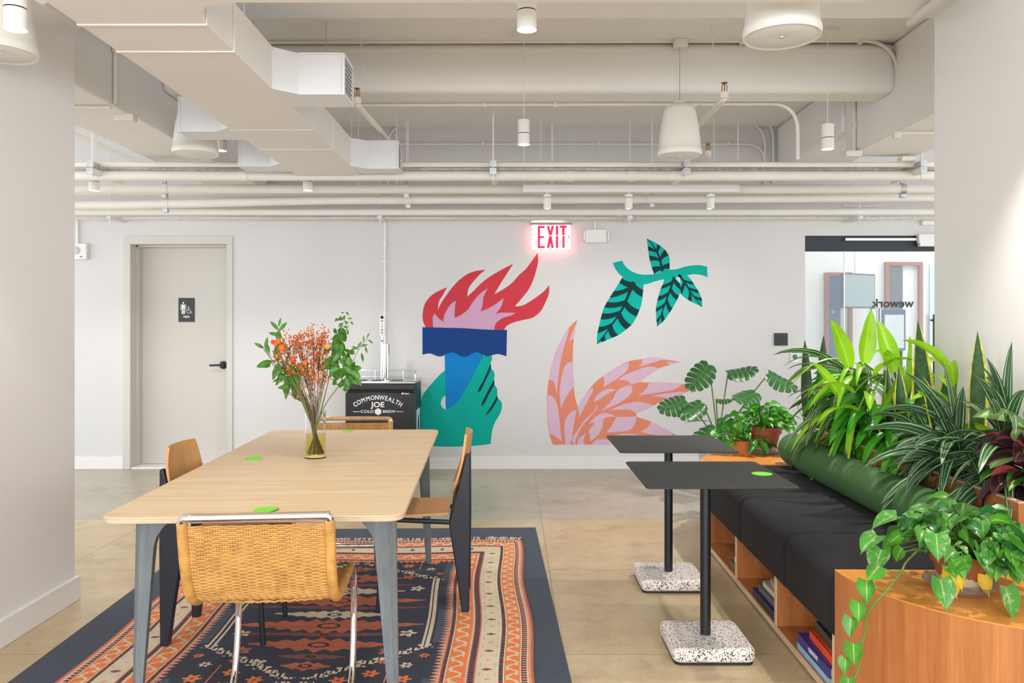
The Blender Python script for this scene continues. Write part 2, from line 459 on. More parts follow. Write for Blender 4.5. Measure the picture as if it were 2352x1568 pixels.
def pdisc(mb, px, py, r, Y, th=.001, ry=None):
    c = W(px, py, Y); n = 20
    mb.prism([(c.x + r * math.cos(2*math.pi*i/n), c.z + (ry or r) * math.sin(2*math.pi*i/n)) for i in range(n)], Y - th, Y, lambda u, v, w: Vector((u, w, v)))
def prect(mb, x0, y0, x1, y1, Y, th=.001):
    p, q = W(x0, y0, Y), W(x1, y1, Y); mb.box(p.x, q.x, Y - th, Y, q.z, p.z)
pdisc(pic, 421, 695.3, .0088, sy)
prect(pic, 416, 699, 426, 711, sy); prect(pic, 414.8, 699.5, 417, 712, sy); prect(pic, 425, 699.5, 427.2, 712, sy)
prect(pic, 417.5, 710, 420.6, 721, sy); prect(pic, 421.6, 710, 424.7, 721, sy)
pdisc(pic, 432.6, 704.5, .0055, sy)
c = W(433.5, 714.5, sy)
pic.tube([Vector((c.x + .020 * math.cos(R(t)), sy, c.z + .020 * math.sin(R(t)))) for t in range(120, 385, 15)], .0028, 6)
pic.tube([W(432.6, 706, sy), W(433, 713, sy), W(438, 713.5, sy), W(440, 719, sy), W(442, 718.5, sy)], .003, 6)
pic.tube([W(433, 709, sy), W(437, 709.5, sy)], .0025, 6)
pic.text('MEN', .028, WALLM(428.5, 727.5, sy), bold=.0009)
pic.build('pictogram', M['white'], sgo, label='white man, wheelchair and MEN lettering')

# ================================================================== MURAL
def cat_close(pts):
    """smooth a traced outline, keeping sharp corners"""
    n = len(pts); P = [Vector((p[0], p[1])) for p in pts]; corner = []
    for i in range(n):
        a = P[i] - P[i-1]; c = P[(i+1) % n] - P[i]
        ang = a.angle(c) if a.length > 1e-6 and c.length > 1e-6 else 0
        corner.append(ang > R(52))
    out = []
    for i in range(n):
        p1, p2 = P[i], P[(i+1) % n]
        p0 = p1 if corner[i] else P[i-1]
        p3 = p2 if corner[(i+1) % n] else P[(i+2) % n]
        if corner[i]: p0 = p1 * 2 - p2 if False else p1
        for k in range(4):
            t = k / 4
            q = 0.5 * ((2 * p1) + (p2 - p0) * t + (2*p0 - 5*p1 + 4*p2 - p3) * t*t + (3*p1 - p0 - 3*p2 + p3) * t**3)
            out.append((q.x, q.y))
    return out
def paint(mb, pts, org, sc, layer, smooth=True):
    if smooth: pts = cat_close(pts)
    Y = YW - .0006 - .0007 * layer
    w = [(wx(org[0] + x / sc), wz(org[1] + y / sc)) for x, y in pts]
    n = len(w)
    from mathutils.geometry import tessellate_polygon
    tri = tessellate_polygon([[Vector((u, v, 0)) for u, v in w]])
    vs = [(u, Y, v) for u, v in w] + [(u, YW + .0005, v) for u, v in w]
    fs = [tuple(t) for t in tri] + [(i, (i+1) % n, n + (i+1) % n, n + i) for i in range(n)]
    mb.add(vs, fs)
P_ = {}
for k, c in dict(red=S(222, 70, 82), pink=S(224, 176, 208), blue2=S(32, 72, 142), blue=S(18, 140, 214), teal=S(8, 184, 168),
                 tealb=S(6, 192, 176), dk=S(22, 62, 66), orange=S(240, 148, 118), lilac=S(232, 196, 218)).items():
    P_[k] = mat('mural_' + k, tuple(v * .82 for v in c[:3]) + (1,), 0.9, var=0.03, vscale=5, spec=.25)
fo, fs_ = (960, 570), 6.031
tm = thing('wall_mural', 'painted mural of a teal hand raising a blue torch with red flames', 'mural', (0, 0, 0))
mb = MB(); paint(mb, [(110,1100),(70,1010),(65,900),(100,760),(190,650),(300,585),(402,540),(350,640),(290,740),(278,850),(320,760),(380,670),(460,560),(560,450),(680,360),(800,315),(938,297),(860,360),(760,470),(700,560),(682,670),(780,580),(880,480),(1000,390),(1160,295),(1320,212),(1240,340),(1150,480),(1060,634),(1160,580),(1290,490),(1400,370),(1490,290),(1560,200),(1660,60),(1662,200),(1610,400),(1540,560),(1440,690),(1342,803),(1440,795),(1560,730),(1690,640),(1750,590),(1817,512),(1815,620),(1770,740),(1700,870),(1590,960),(1450,995),(1330,1025),(1230,1075),(1185,1145)], fo, fs_, 0)
mb.build('flame', P_['red'], tm, label='red painted flame', fixn=False)
mb = MB(); paint(mb, [(212,1120),(205,960),(232,902),(290,970),(350,1018),(365,930),(420,820),(470,760),(527,730),(510,840),(508,965),(600,920),(690,850),(770,730),(860,630),(968,550),(910,670),(895,790),(865,874),(960,840),(1080,770),(1187,686),(1160,790),(1110,870),(1060,922),(1140,892),(1240,892),(1350,893),(1290,930),(1190,960),(1110,1010),(1065,1070),(1060,1150)], fo, fs_, 1)
mb.build('flame_core', P_['pink'], tm, label='pink painted flame core', fixn=False)
mb = MB(); paint(mb, [(62,1093),(600,1105),(940,1125),(1234,1130),(1225,1495),(1120,1465),(1060,1472),(960,1495),(900,1475),(825,1440),(760,1455),(700,1490),(640,1500),(580,1485),(510,1450),(450,1443),(390,1465),(330,1495),(270,1493),(200,1465),(150,1455),(62,1473)], fo, fs_, 2)
mb.build('torch_cup', P_['blue2'], tm, label='dark blue torch cup with scalloped hem', fixn=False)
ho, hs = (940, 790), 6.273
mb = MB(); paint(mb, [(508,100),(515,400),(525,942),(620,900),(720,800),(800,670),(900,490),(1000,290),(1070,170),(1080,100)], ho, hs, 1)
mb.build('torch_handle', P_['blue'], tm, label='bright blue torch handle', fixn=False)
mb = MB(); paint(mb, [(170,810),(240,670),(330,560),(450,430),(522,374),(522,718),(480,770),(455,850),(475,910),(525,944),(620,900),(720,800),(800,670),(900,490),(1000,290),(1070,170),(1190,165),(1192,230),(1168,280),(1178,345),(1215,390),(1230,450),(1222,510),(1230,580),(1265,640),(1270,720),(1275,770),(1320,820),(1338,890),(1310,1000),(1230,1140),(1190,1280),(1173,1440),(900,1468),(600,1478),(345,1472),(100,1472),(90,1300)], ho, hs, 0)
mb.build('hand', P_['teal'], tm, label='teal painted hand', fixn=False)
for pl in ([(1168,280),(1180,320),(1160,400),(1100,520),(1060,610),(1030,670),(995,692),(988,675),(1010,620),(1060,540),(1110,430),(1145,350)],
           [(1218,508),(1228,560),(1200,630),(1140,740),(1085,850),(1043,890),(1040,865),(1080,780),(1140,660),(1190,570)],
           [(1265,740),(1275,785),(1240,860),(1180,950),(1110,1027),(1112,1000),(1170,910),(1225,820)]):
    mb = MB(); paint(mb, pl, ho, hs, 1); mb.build('finger_line', P_['dk'], tm, label='dark finger line', fixn=False)

# leafy branch
lo, ls = (1360, 540), 6.032
lm = thing('wall_mural', 'painted mural of a teal branch with four dark-striped leaves', 'mural', (0, 0, 0))
mb = MB(); paint(mb, [(287,383),(418,352),(450,415),(530,490),(620,530),(700,545),(860,540),(1000,500),(1080,480),(1180,470),(1290,435),(1400,418),(1500,415),(1593,437),(1600,585),(1540,558),(1430,540),(1320,555),(1200,580),(1000,608),(870,640),(715,685),(560,660),(425,575),(370,530),(320,460)], lo, ls, 1)
mb.build('branch', P_['teal'], lm, fixn=False)
def pl_at(pts, t):
    P = [Vector(p) for p in pts]; L = [(P[i+1] - P[i]).length for i in range(len(P) - 1)]; s = max(0, min(1, t)) * sum(L)
    for i, l in enumerate(L):
        if s <= l: return P[i].lerp(P[i+1], s / l)
        s -= l
    return P[-1]
def mural_leaf(left, right, vein, bl, br, vw=16):
    """left/right: outline base->tip, vein base->tip, bl/br: (edge start, edge end, vein start)"""
    base = MB(); outline = left + right[::-1][1:]
    paint(base, outline, lo, ls, 0)
    lf = base.build('leaf', P_['tealb'], lm, fixn=False)
    st = MB()
    vv = []
    for i in range(13):
        t = i / 12; p = pl_at(vein, t); q = pl_at(vein, t + .02) - pl_at(vein, t - .02)
        nn = Vector((-q.y, q.x)).normalized() * (vw * (1 - t) + 4)
        vv.append((p + nn, p - nn))
    paint(st, [tuple(a) for a, b_ in vv] + [tuple(b_) for a, b_ in vv[::-1]], lo, ls, 1, smooth=False)
    nb = 0
    for side, bands in ((left, bl), (right, br)):
        for (a, b_, c_) in bands:
            e0, e1 = pl_at(side, a), pl_at(side, b_); v0, v1 = pl_at(vein, c_), pl_at(vein, min(1, c_ + .09))
            tipd = (pl_at(vein, 1) - pl_at(vein, 0)).normalized()
            L = (e0 - v0).length
            m0 = (e0 + v0) / 2 + tipd * L * .20; m1 = (e1 + v1) / 2 + tipd * L * .16
            top = [v0.lerp(m0, t / 6).lerp(m0.lerp(e0, t / 6), t / 6) for t in range(7)]
            bot = [e1.lerp(m1, t / 6).lerp(m1.lerp(v1, t / 6), t / 6) for t in range(7)]
            nb += 1; paint(st, [tuple(p) for p in top + bot], lo, ls, 1.5 + nb * .12, smooth=False)
    st.build('leaf_stripes', P_['dk'], lf, label='dark rib pattern', fixn=False)
AL = [(425,575),(385,640),(310,760),(240,870),(170,990),(130,1110),(100,1240),(70,1370),(66,1507)]
AR = [(715,685),(703,800),(690,920),(670,1000),(620,1120),(560,1225),(480,1300),(370,1380),(200,1455),(66,1507)]
mural_leaf(AL, AR, [(578,648),(550,720),(500,830),(460,940),(380,1090),(280,1230),(180,1370),(66,1507)],
           [(.02,.09,-.0),(.23,.34,.04),(.40,.49,.26),(.57,.66,.42),(.76,.85,.62),(.99,1,.95)], [(.06,.15,0),(.31,.40,.27),(.52,.60,.45),(.72,.80,.66),(.88,.93,.83)], 20)
BL = [(998,605),(980,680),(950,740),(910,880),(885,1010),(888,1150),(900,1262)]
BR = [(1140,575),(1225,680),(1215,800),(1170,910),(1090,1050),(980,1200),(900,1262)]
mural_leaf(BL, BR, [(1138,580),(1100,700),(1050,840),(1000,980),(950,1120),(900,1262)],
           [(.12,.22,.05),(.37,.48,.28),(.62,.70,.5),(.86,.93,.75)], [(.15,.25,.0),(.36,.44,.2),(.60,.69,.42),(.82,.9,.68)], 14)
CL_ = [(1200,545),(1222,620),(1225,700),(1215,800),(1290,870),(1400,935),(1525,993)]
CR_ = [(1320,560),(1400,660),(1470,770),(1520,880),(1525,993)]
mural_leaf(CL_, CR_, [(1200,545),(1290,660),(1350,770),(1440,890),(1525,993)],
           [(.30,.46,.18),(.64,.74,.45)], [(.20,.32,.14),(.48,.60,.36),(.74,.84,.62)], 12)
DL_ = [(860,540),(820,430),(790,300),(770,150),(757,48)]
DR_ = [(1073,480),(1075,340),(1060,280),(1010,200),(940,145),(850,85),(757,48)]
mural_leaf(DL_, DR_, [(975,500),(955,400),(930,300),(880,200),(820,110),(757,48)],
           [(.0,.20,.04),(.38,.53,.26),(.66,.79,.5)], [(.02,.16,.04),(.34,.50,.26),(.62,.72,.48)], 16)

# feathery plume
po, ps = (1240, 720), 4.9
pm = thing('wall_mural', 'painted mural of an orange and lilac feathered plume above the baseboard', 'mural', (0, 0, 0))
mb = MB(); paint(mb, [(145,1475),(100,1330),(80,1150),(80,950),(95,780),(130,590),(190,400),(260,260),(330,155),(422,65),(395,180),(378,330),(370,500),(375,700),(385,850),(400,960),(430,1060),(470,980),(520,900),(580,820),(660,740),(800,640),(900,580),(1000,535),(1150,510),(1260,490),(1400,505),(1578,545),(1470,578),(1330,620),(1230,690),(1130,765),(1030,795),(1120,770),(1230,775),(1400,775),(1600,790),(1780,825),(1660,880),(1500,950),(1420,960),(1280,1035),(1180,1085),(1085,1125),(1085,1158),(1250,1215),(1400,1290),(1545,1380),(1600,1475)], po, ps, 0)
mb.build('plume', P_['orange'], pm, fixn=False)
pk = MB()
for pl in ([(330,165),(260,260),(190,400),(130,590),(100,745),(150,760),(175,830),(187,910),(200,800),(215,650),(235,530),(265,400),(300,280),(325,200)],
    [(405,120),(385,265),(345,300),(322,328),(345,270),(370,200)],
    [(375,540),(310,560),(265,630),(235,760),(222,900),(237,1075),(260,1010),(320,900),(385,805),(375,700)],
    [(90,910),(80,1050),(85,1200),(108,1355),(160,1370),(250,1440),(235,1330),(215,1150),(190,1010),(150,940)],
    [(415,1085),(345,1110),(290,1190),(275,1300),(280,1400),(290,1475),(340,1475),(350,1435),(362,1390),(375,1300),(395,1180)],
    [(585,830),(520,900),(460,990),(430,1060),(447,1165),(500,1060),(560,940),(598,870)],
    [(995,545),(900,580),(800,640),(712,700),(725,760),(718,825),(800,775),(900,710),(980,640),(1000,580)],
    [(1150,510),(1260,490),(1400,505),(1578,543),(1450,525),(1380,520),(1280,550),(1118,595),(1150,550)],
    [(1425,545),(1578,547),(1472,578)],
    [(885,745),(960,690),(1080,640),(1200,600),(1290,600),(1340,622),(1230,690),(1130,765),(1028,795),(980,755)],
    [(600,995),(650,910),(730,860),(800,845),(860,862),(780,890),(720,930),(670,965)],
    [(1030,800),(940,825),(880,860),(850,900),(820,960),(760,1030),(692,1095),(800,1050),(920,990),(1000,930),(1040,870)],
    [(1232,780),(1400,775),(1600,790),(1560,830),(1480,860),(1350,885),(1105,922),(1160,880),(1200,835)],
    [(1250,925),(1400,900),(1560,880),(1650,880),(1500,940),(1440,950),(1340,935)],
    [(788,1088),(900,1035),(1040,1000),(1160,995),(1280,1035),(1180,1085),(1085,1125),(1020,1085),(920,1080)],
    [(655,1010),(600,1110),(520,1180),(440,1290),(365,1400),(380,1475),(392,1475),(420,1380),(480,1260),(570,1160),(640,1070)],
    [(550,1240),(640,1150),(730,1118),(800,1130),(850,1158),(760,1165),(715,1200),(705,1280),(650,1370),(570,1440),(560,1360),(555,1310),(620,1240),(600,1225)],
    [(860,1162),(960,1160),(1085,1155),(1070,1240),(1010,1310),(880,1330),(750,1335),(800,1270),(840,1210)],
    [(1255,1218),(1400,1290),(1500,1350),(1470,1385),(1320,1370),(1130,1330),(1200,1290)],
    [(815,1385),(950,1350),(1100,1365),(1250,1400),(1000,1430)],
    [(580,1475),(640,1420),(760,1420),(850,1475)],
    [(515,1350),(440,1400),(420,1475),(510,1475),(490,1430)]):
    paint(pk, pl, po, ps, 1)
pk.build('plume_pattern', P_['lilac'], pm, label='lilac feather marks', fixn=False)

# ================================================================== WALL FITTINGS
# vertical conduit on the wall behind the beer fridge
cd = MB(); X = wx(885); 
cd.tube([(X, YW - .02, 0.3), (X, YW - .02, wz(500))], .0105, 10)
for py in (640, 560): cd.tube([(X, YW - .02, wz(py) - .02), (X, YW - .02, wz(py) + .02)], .0145, 10)
for py in (600, 720): cd.box(X - .03, X + .03, YW - .012, YW, wz(py) - .008, wz(py) + .008)
tag(cd.build('wall_conduit', M['white'], smooth=40), 'white vertical conduit on the wall behind the tap tower', 'pipe')
# fire strobe
M['lensw'] = mat('frosted_lens', S(214, 214, 216), .15)
st = thing('fire_strobe', 'white square fire alarm strobe on the wall left of the restroom door', 'alarm', (wx(188), YW, wz(578)))
MB().box(-.078, .068, -.05, -.0, -.075, .075).build('housing', M['white'], st, bevel=.006)
MB().lathe([(.001, .03), (.02, .026), (.035, .012), (.038, 0)], (0, 0, 0), 20, Matrix.Translation((-.028, -.05, .008)) @ Matrix.Rotation(R(90), 4, 'X')).build('lens', M['lensw'], st, smooth=60, label='clear strobe lens')
t = MB(); t.text('FIRE', .016, Matrix(((1,0,0,.02),(0,0,-1,-.0505),(0,1,0,-.052),(0,0,0,1))), bold=.0005)
t.build('lettering', P_['red'], st, label='small red FIRE lettering')
MB().tube([(-.03, -.02, .07), (-.03, -.02, .32)], .0105, 10).build('conduit', M['white'], st, smooth=40)

# EXIT sign
ex = thing('exit_sign', 'lit red EXIT sign with grey housing and chevron on the wall above the murals', 'sign', (0, 0, 0))
YE = YW - .07
a, c = W(1219, 497, YE), W(1313, 517, YE)
h = MB()
prof = [(YE + .055, a.z), (YE - .0, a.z), (YE - .022, a.z - .02), (YE - .022, c.z + .02), (YE - .0, c.z), (YE + .055, c.z)]
h.prism(prof, a.x, c.x, lambda u, v, w: Vector((w, u, v)))
h.build('housing', M['steel'], ex, bevel=.003, label='brushed grey housing')
m_, nt, bs = nmat('exit_panel'); bs.inputs['Base Color'].default_value = (1, 1, 1, 1); bs.inputs['Emission Color'].default_value = (1, .93, .95, 1); bs.inputs['Emission Strength'].default_value = 0.45; M['exitp'] = m_
m_, nt, bs = nmat('exit_red'); bs.inputs['Base Color'].default_value = (.8, 0, .03, 1); bs.inputs['Emission Color'].default_value = (1, .0, .05, 1); bs.inputs['Emission Strength'].default_value = .75; M['exitr'] = m_
a, c = W(1221, 517, YE), W(1311, 572, YE)
MB().box(a.x, c.x, YE, YE + .008, c.z, a.z).build('panel', M['exitp'], ex, bevel=.002, label='glowing white panel')
lt = MB(); z1, z0 = wz(518.5, YE), wz(570, YE); Yl = YE - .002
def lrect(x0, y0, x1, y1):
    p, q = W(x0, y0, Yl), W(x1, y1, Yl); lt.box(p.x, q.x, Yl, Yl + .0025, q.z, p.z)
def lpoly(pts): lt.prism([(W(x, y, Yl).x, W(x, y, Yl).z) for x, y in pts], Yl, Yl + .0025, lambda u, v, w: Vector((u, w, v)))
ox, oy, k = 1200, 480, 1 / 10.69
def q(x, y): return (ox + x * k, oy + y * k)
lrect(*q(375, 415), *q(432, 960)); lrect(*q(432, 415), *q(548, 468)); lrect(*q(432, 662), *q(530, 712)); lrect(*q(432, 905), *q(548, 958))
lpoly([q(595, 415), q(655, 415), q(686, 540), q(715, 410), q(775, 410), q(720, 640), q(655, 640)])
lpoly([q(650, 665), q(718, 665), q(770, 955), q(712, 955), q(684, 830), q(655, 955), q(598, 955)])
lrect(*q(818, 410), *q(878, 640)); lrect(*q(820, 662), *q(878, 955))
lrect(*q(915, 408), *q(1092, 462)); lrect(*q(975, 462), *q(1035, 640)); lrect(*q(980, 662), *q(1035, 950))
lpoly([q(1095, 628), q(1168, 680), q(1095, 740), q(1112, 712), q(1138, 682), q(1112, 655)])
lt.build('lettering', M['exitr'], ex, label='red EXIT letters and chevron')
pl_ = D.lights.new('exit_glow', 'AREA'); pl_.shape = 'RECTANGLE'; pl_.size = .34; pl_.size_y = .2; pl_.energy = 0.6; pl_.color = (1, .10, .13)
po_ = D.objects.new('exit_glow', pl_); scene.collection.objects.link(po_); po_.location = ((a.x + c.x) / 2, YE + .012, (a.z + c.z) / 2); po_.rotation_euler = (R(90), 0, 0)

# emergency light battery box
eb = thing('emergency_box', 'blank white metal box on the wall right of the EXIT sign', 'box', (0, 0, 0))
a, c = W(1345, 526, YW - .06), W(1394, 557, YW - .06)
MB().box(a.x, c.x, YW - .06, YW, c.z, a.z).build('housing', M['white'], eb, bevel=.006)
for px in (1342.5, 1396.5):
    X = wx(px, YW - .04); MB().box(X - .008, X + .008, YW - .055, YW - .01, c.z + .02, a.z - .015).build('side_lamp', M['white'], eb, bevel=.004)
X = wx(1366); MB().tube([(X, YW - .02, a.z - .01), (X, YW - .02, wz(496))], .009, 10).build('conduit', M['white'], eb, smooth=40)

# black keypad, green exit button
kp = thing('wall_keypad', 'black square switch panel on the wall left of the glass entrance', 'switch', (wx(1793), YW, wz(779)))
MB().box(-.062, .062, -.018, 0, -.058, .058).build('plate', M['black'], kp, bevel=.003)
k_ = MB()
for i in (-1, 0, 1):
    for j in (-1, 0, 1): k_.box(i * .026 - .009, i * .026 + .009, -.0205, -.0175, j * .024 - .008, j * .024 + .008)
k_.build('keys', M['blackm'], kp, bevel=.002)
eb2 = thing('exit_button', 'small white exit button plate with a green push button beside the glass entrance', 'switch', (wx(1825), YW, wz(817)))
MB().box(-.040, .040, -.012, 0, -.062, .062).build('plate', M['white'], eb2, bevel=.002)
gm = mat('green_button', S(16, 130, 96), .4); gm2 = mat('teal_band', S(24, 92, 96), .5)
MB().lathe([(.0, .012), (.018, .012), (.022, .008), (.022, 0)], (0, 0, 0), 24, Matrix.Translation((0, -.012, -.008)) @ Matrix.Rotation(R(90), 4, 'X')).build('button', gm, eb2, smooth=40, label='green push button')
bd = MB(); bd.box(-.032, .032, -.0135, -.0115, .028, .046); bdo = bd.build('band', gm2, eb2)
t = MB(); t.text('EXIT', .018, Matrix(((1,0,0,0),(0,0,-1,-.0138),(0,1,0,.037),(0,0,0,1))), bold=.0006); t.build('lettering', M['white'], bdo, label='white EXIT lettering')

# ================================================================== GLASS ENTRANCE
hdr = MB(); hdr.box(SX0, SX1, YW + .02, YW + .12, wz(575), SZ)
struct(hdr.build('trim_8', M['header'], bevel=.003))
GY = YW + .06; gz = wz(575)
Xd = wx(1940, GY)
struct(MB().box(SX0 + .003, Xd - .003, GY, GY + .012, .012, gz).build('window_1', M['pane']))
gd = MB().box(Xd + .003, SX1 - .003, GY, GY + .012, .012, gz).build('window_2', M['pane']); struct(gd)
MB().box(Xd - .004, Xd + .001, GY - .002, GY + .014, .0, gz).build('door_edge', M['steel'], gd)
t = MB(); t.text('wework', .112, WALLM(2051, 697, GY - .001) @ Matrix.Scale(-1, 4, (1, 0, 0)), ext=.0006, bold=.0026, sx=1.04)
t.build('lettering', M['black'], gd, label='black shop lettering seen in reverse', fixn=False)
hb = MB(); X = wx(2139, GY)
hb.tube([(X + .0, GY - .06, wz(722)), (X, GY - .06, wz(920))], .015, 12)
for py in (735, 905): hb.tube([(X, GY - .06, wz(py)), (X, GY, wz(py))], .010, 8)
hb.build('door_handle', M['black'], gd, smooth=40, label='black bar handle')
cl = MB(); a, c = W(1940, 547, YW), W(2112, 553, YW)
cl.box(a.x, c.x, YW - .02, YW + .02, c.z, a.z)
tag(cl.build('door_closer_rail', M['steel'], bevel=.002), 'thin silver closer rail across the dark header above the glass door', 'door closer')
cb = MB(); a, c = W(2110, 538, YW - .02), W(2175, 566, YW - .02); cb.box(a.x, c.x, YW - .05, YW, c.z, a.z)
cb.box(a.x - .012, a.x + .01, YW - .055, YW, c.z + .03, a.z)
tag(cb.build('maglock', M['white'], bevel=.003), 'white magnetic lock box at the top right of the glass door', 'lock')
dt = MB(); a, c = W(2119, 506, YW - .04), W(2190, 517, YW - .04); dt.box(a.x, c.x, YW - .04, YW, c.z, a.z)
tag(dt.build('motion_sensor', M['white'], bevel=.006), 'small white motion sensor on the wall above the glass door', 'sensor')
for py in (472, 502):
    p, q_ = W(1936, py, YW - .01), W(2020, py + 2, YW - .01)
    tag(MB().box(p.x, q_.x, YW - .025, YW, q_.z - .004, p.z).build('linear_diffuser', M['white'], bevel=.003), 'slim wall slot diffuser %s the cable tray on the right' % ('above' if py < 480 else 'below'), 'vent')

# ---- the lobby beyond the glass
YB = 10.4
struct(MB().box(1.0, 8.5, YB, YB + .1, 0, HS).build('wall_lobby', M['wall']))
struct(MB().box(2.45, 2.55, YW + .14, YB, 0, HS).build('wall_lobby_side', M['wall']))
def BW(px, py): return W(px, py, YB)
M['cedar'] = wood('cedar_frame', S(140, 74, 40), S(160, 92, 54), (8, 8, 1), .45, 2)
M['greyd'] = mat('grey_door', S(82, 82, 86), .5)
M['blued'] = mat('blue_door', S(44, 74, 110), .5)
def lobby_door(n, x0, x1, ytop, leafmat_, fx):
    a = BW(x0, ytop); c = BW(x1, ytop)
    f = MB(); w = .045
    f.box(a.x - w, a.x, YB - .06, YB, 0, a.z + w); f.box(c.x, c.x + w, YB - .06, YB, 0, a.z + w); f.box(a.x, c.x, YB - .06, YB, a.z, a.z + w)
    fo_ = struct(f.build('trim_%d' % (9 + n), M['cedar'], bevel=.003))
    d = MB(); d.box(a.x, a.x + (c.x - a.x) * fx, YB - .03, YB, 0, a.z)
    do = struct(d.build('door_%d' % (2 + n), leafmat_, bevel=.002))
    return do
area_light('lobby_fill_light', (4.6, 9.2, HS - .05), (0, 0, 0), 2.4, 1.2, 22, (1, .98, .95))  # added area light with no visible fixture, brightens the dark lobby
lobby_door(0, 2038, 2107, 610, M['greyd'], .48)
d3 = lobby_door(1, 1900, 1946, 634, M['blued'], .62)
t = MB(); t.text('12', .045, WALLM(1913, 716, YB - .032), bold=.0008); t.build('door_number', M['white'], d3, label='white number 12')
tv = thing('wall_television', 'flat television on a ceiling arm seen through the glass entrance', 'television', W(1970, 668, 10.0), R(28))
MB().box(-.29, .29, -.03, .03, -.215, .215).build('body', M['black'], tv, bevel=.01)
m_, nt, bs = nmat('tv_screen'); bs.inputs['Base Color'].default_value = S(120, 132, 128); bs.inputs['Roughness'].default_value = .15; M['tvs'] = m_
MB().box(-.27, .27, -.034, -.029, -.195, .195).build('screen', M['tvs'], tv)
ar = MB(); ar.tube([(.12, .03, 0), (.12, .12, .0), (.12, .14, 1.0)], .018, 8); ar.box(.0, .24, .03, .06, -.1, .1); ar.build('bracket', M['white'], tv)
ns = thing('notice_stand', 'blue-framed sign holder with a white sheet in the lobby behind the glass', 'sign', W(2052, 795, 9.2))
z_ = -W(2052, 795, 9.2).z
a, c = W(2025, 712, 9.2), W(2079, 800, 9.2); hw = (c.x - a.x) / 2
MB().box(-hw, hw, -.02, .02, -.05, .42).build('frame', M['blued'], ns, bevel=.01)
MB().box(-hw + .025, hw - .025, -.024, -.019, -.02, .36).build('sheet', mat('notice_sheet', S(235, 238, 240), .5), ns)
pb = MB(); pb.tube([(0, 0, z_ + .012), (0, 0, -.04)], .015, 10); pb.lathe([(.0, z_), (.15, z_), (.15, z_ + .012), (.02, z_ + .02)], seg=24); pb.build('pole', M['blued'], ns, smooth=40)
for i, x in enumerate((2000, 2018)):
    p = BW(x, 708); q_ = BW(x + 12, 752)
    po2 = MB().box(p.x, q_.x, YB - .02, YB, q_.z, p.z)
    fo2 = tag(po2.build('framed_notice', M['black'], bevel=.002), 'small black framed notice on the lobby wall, %s of two' % ('left' if i == 0 else 'right'), 'picture frame')
    MB().box(p.x + .008, q_.x - .008, YB - .022, YB - .0195, q_.z + .008, p.z - .008).build('sheet', M['white'], fo2)
lw = MB(); a, c = BW(2134, 607), BW(2180, 800); lw.box(a.x, c.x, YB - .02, YB, c.z, a.z)
struct(lw.build('window_3', mat('frosted_panel', S(196, 212, 228), .3)))

# ================================================================== KEG FRIDGE
KF, KB = 6.985, 7.455
kx0, kx1 = wx(793, KF), wx(953, KF)
kz = .838
kg = thing('keg_fridge', 'black cold brew fridge with steel rail and tap tower against the wall', 'fridge', ((kx0 + kx1) / 2, (KF + KB) / 2, 0))
kw, kd = (kx1 - kx0) / 2, (KB - KF) / 2
MB().box(-kw, kw, -kd + .05, kd, .07, kz - .0).build('cabinet', M['black'], kg, bevel=.008)
bk = M['black']
for i_ in (-1, 1):
    for j_ in (-1, 1): MB().lathe([(.0, 0), (.02, 0), (.016, .075), (.0, .075)], (i_ * (kw - .05), j_ * (kd - .08), 0), 14).build('foot', M['blackm'], kg, smooth=40)
dd = MB().box(-kw, kw, -kd, -kd + .045, .09, kz - .075).build('door', mat('fridge_door', S(26, 26, 29), .3, var=.05), kg, bevel=.006)
MB().box(-kw, kw, -kd - .004, -kd + .05, kz - .05, kz).build('top_lip', M['black'], kg, bevel=.006)
MB().box(-kw + .03, kw - .03, -kd + .012, -kd + .05, kz - .075, kz - .05).build('grip_recess', M['dark'], dd)
tp = MB(); tp.box(-kw - .003, kw + .003, -kd - .002, kd, kz, kz + .022); tp.build('worktop', M['steel'], kg, bevel=.008, label='grey metal worktop')
for x in (-.19, -.04, .13): MB().box(x - .05, x + .05, -.14, -.03, kz + .022, kz + .026).build('drip_tray', M['black'], kg)
rl = MB(); rz = kz + .095
rl.tube(fillet([(-kw + .02, -.05, kz + .02), (-kw + .02, -.05, rz), (-kw + .02, kd - .02, rz), (kw - .02, kd - .02, rz), (kw - .02, -.05, rz), (kw - .02, -.05, kz + .02)], .03), .0045, 8)
rl.tube(fillet([(-kw + .02, -.05, kz + .035), (-kw + .02, kd - .02, kz + .035), (kw - .02, kd - .02, kz + .035), (kw - .02, -.05, kz + .035)], .03), .004, 8)
for x in (-.12, .14): rl.tube([(x, kd - .02, kz + .02), (x, kd - .02, rz)], .004, 8)
rl.build('guard_rail', M['chrome'], kg, smooth=50, label='chrome guard rail')
tw = MB(); twx = wx(884, 7.2) - kg.location.x; ty = 7.22 - kg.location.y
tw.lathe([(.055, kz + .022), (.055, kz + .03), (.038, kz + .034), (.038, kz + .34), (.0, kz + .345)], (twx, ty, 0), 28)
two = tw.build('tap_tower', M['chrome'], kg, smooth=40, label='polished steel tap tower')
fc = MB(); fc.tube([(twx - .02, ty - .05, kz + .03), (twx - .02, ty - .05, kz + .36)], .014, 14)
fc.tube([(twx - .02, ty - .05, kz + .30), (twx - .02, ty - .02, kz + .30)], .012, 10)
fc.lathe([(.009, kz + .36), (.013, kz + .37), (.007, kz + .385), (.011, kz + .40), (.007, kz + .42), (.0, kz + .421)], (twx - .02, ty - .05, 0), 16)
fc.build('faucet', M['chrome'], two, smooth=40)
th = MB(); th.box(twx - .04, twx + .0, ty - .056, ty - .044, kz + .415, kz + .60)
tho = th.build('tap_handle', M['white'], two, bevel=.005, label='white tap handle reading NITRO')
t = MB()
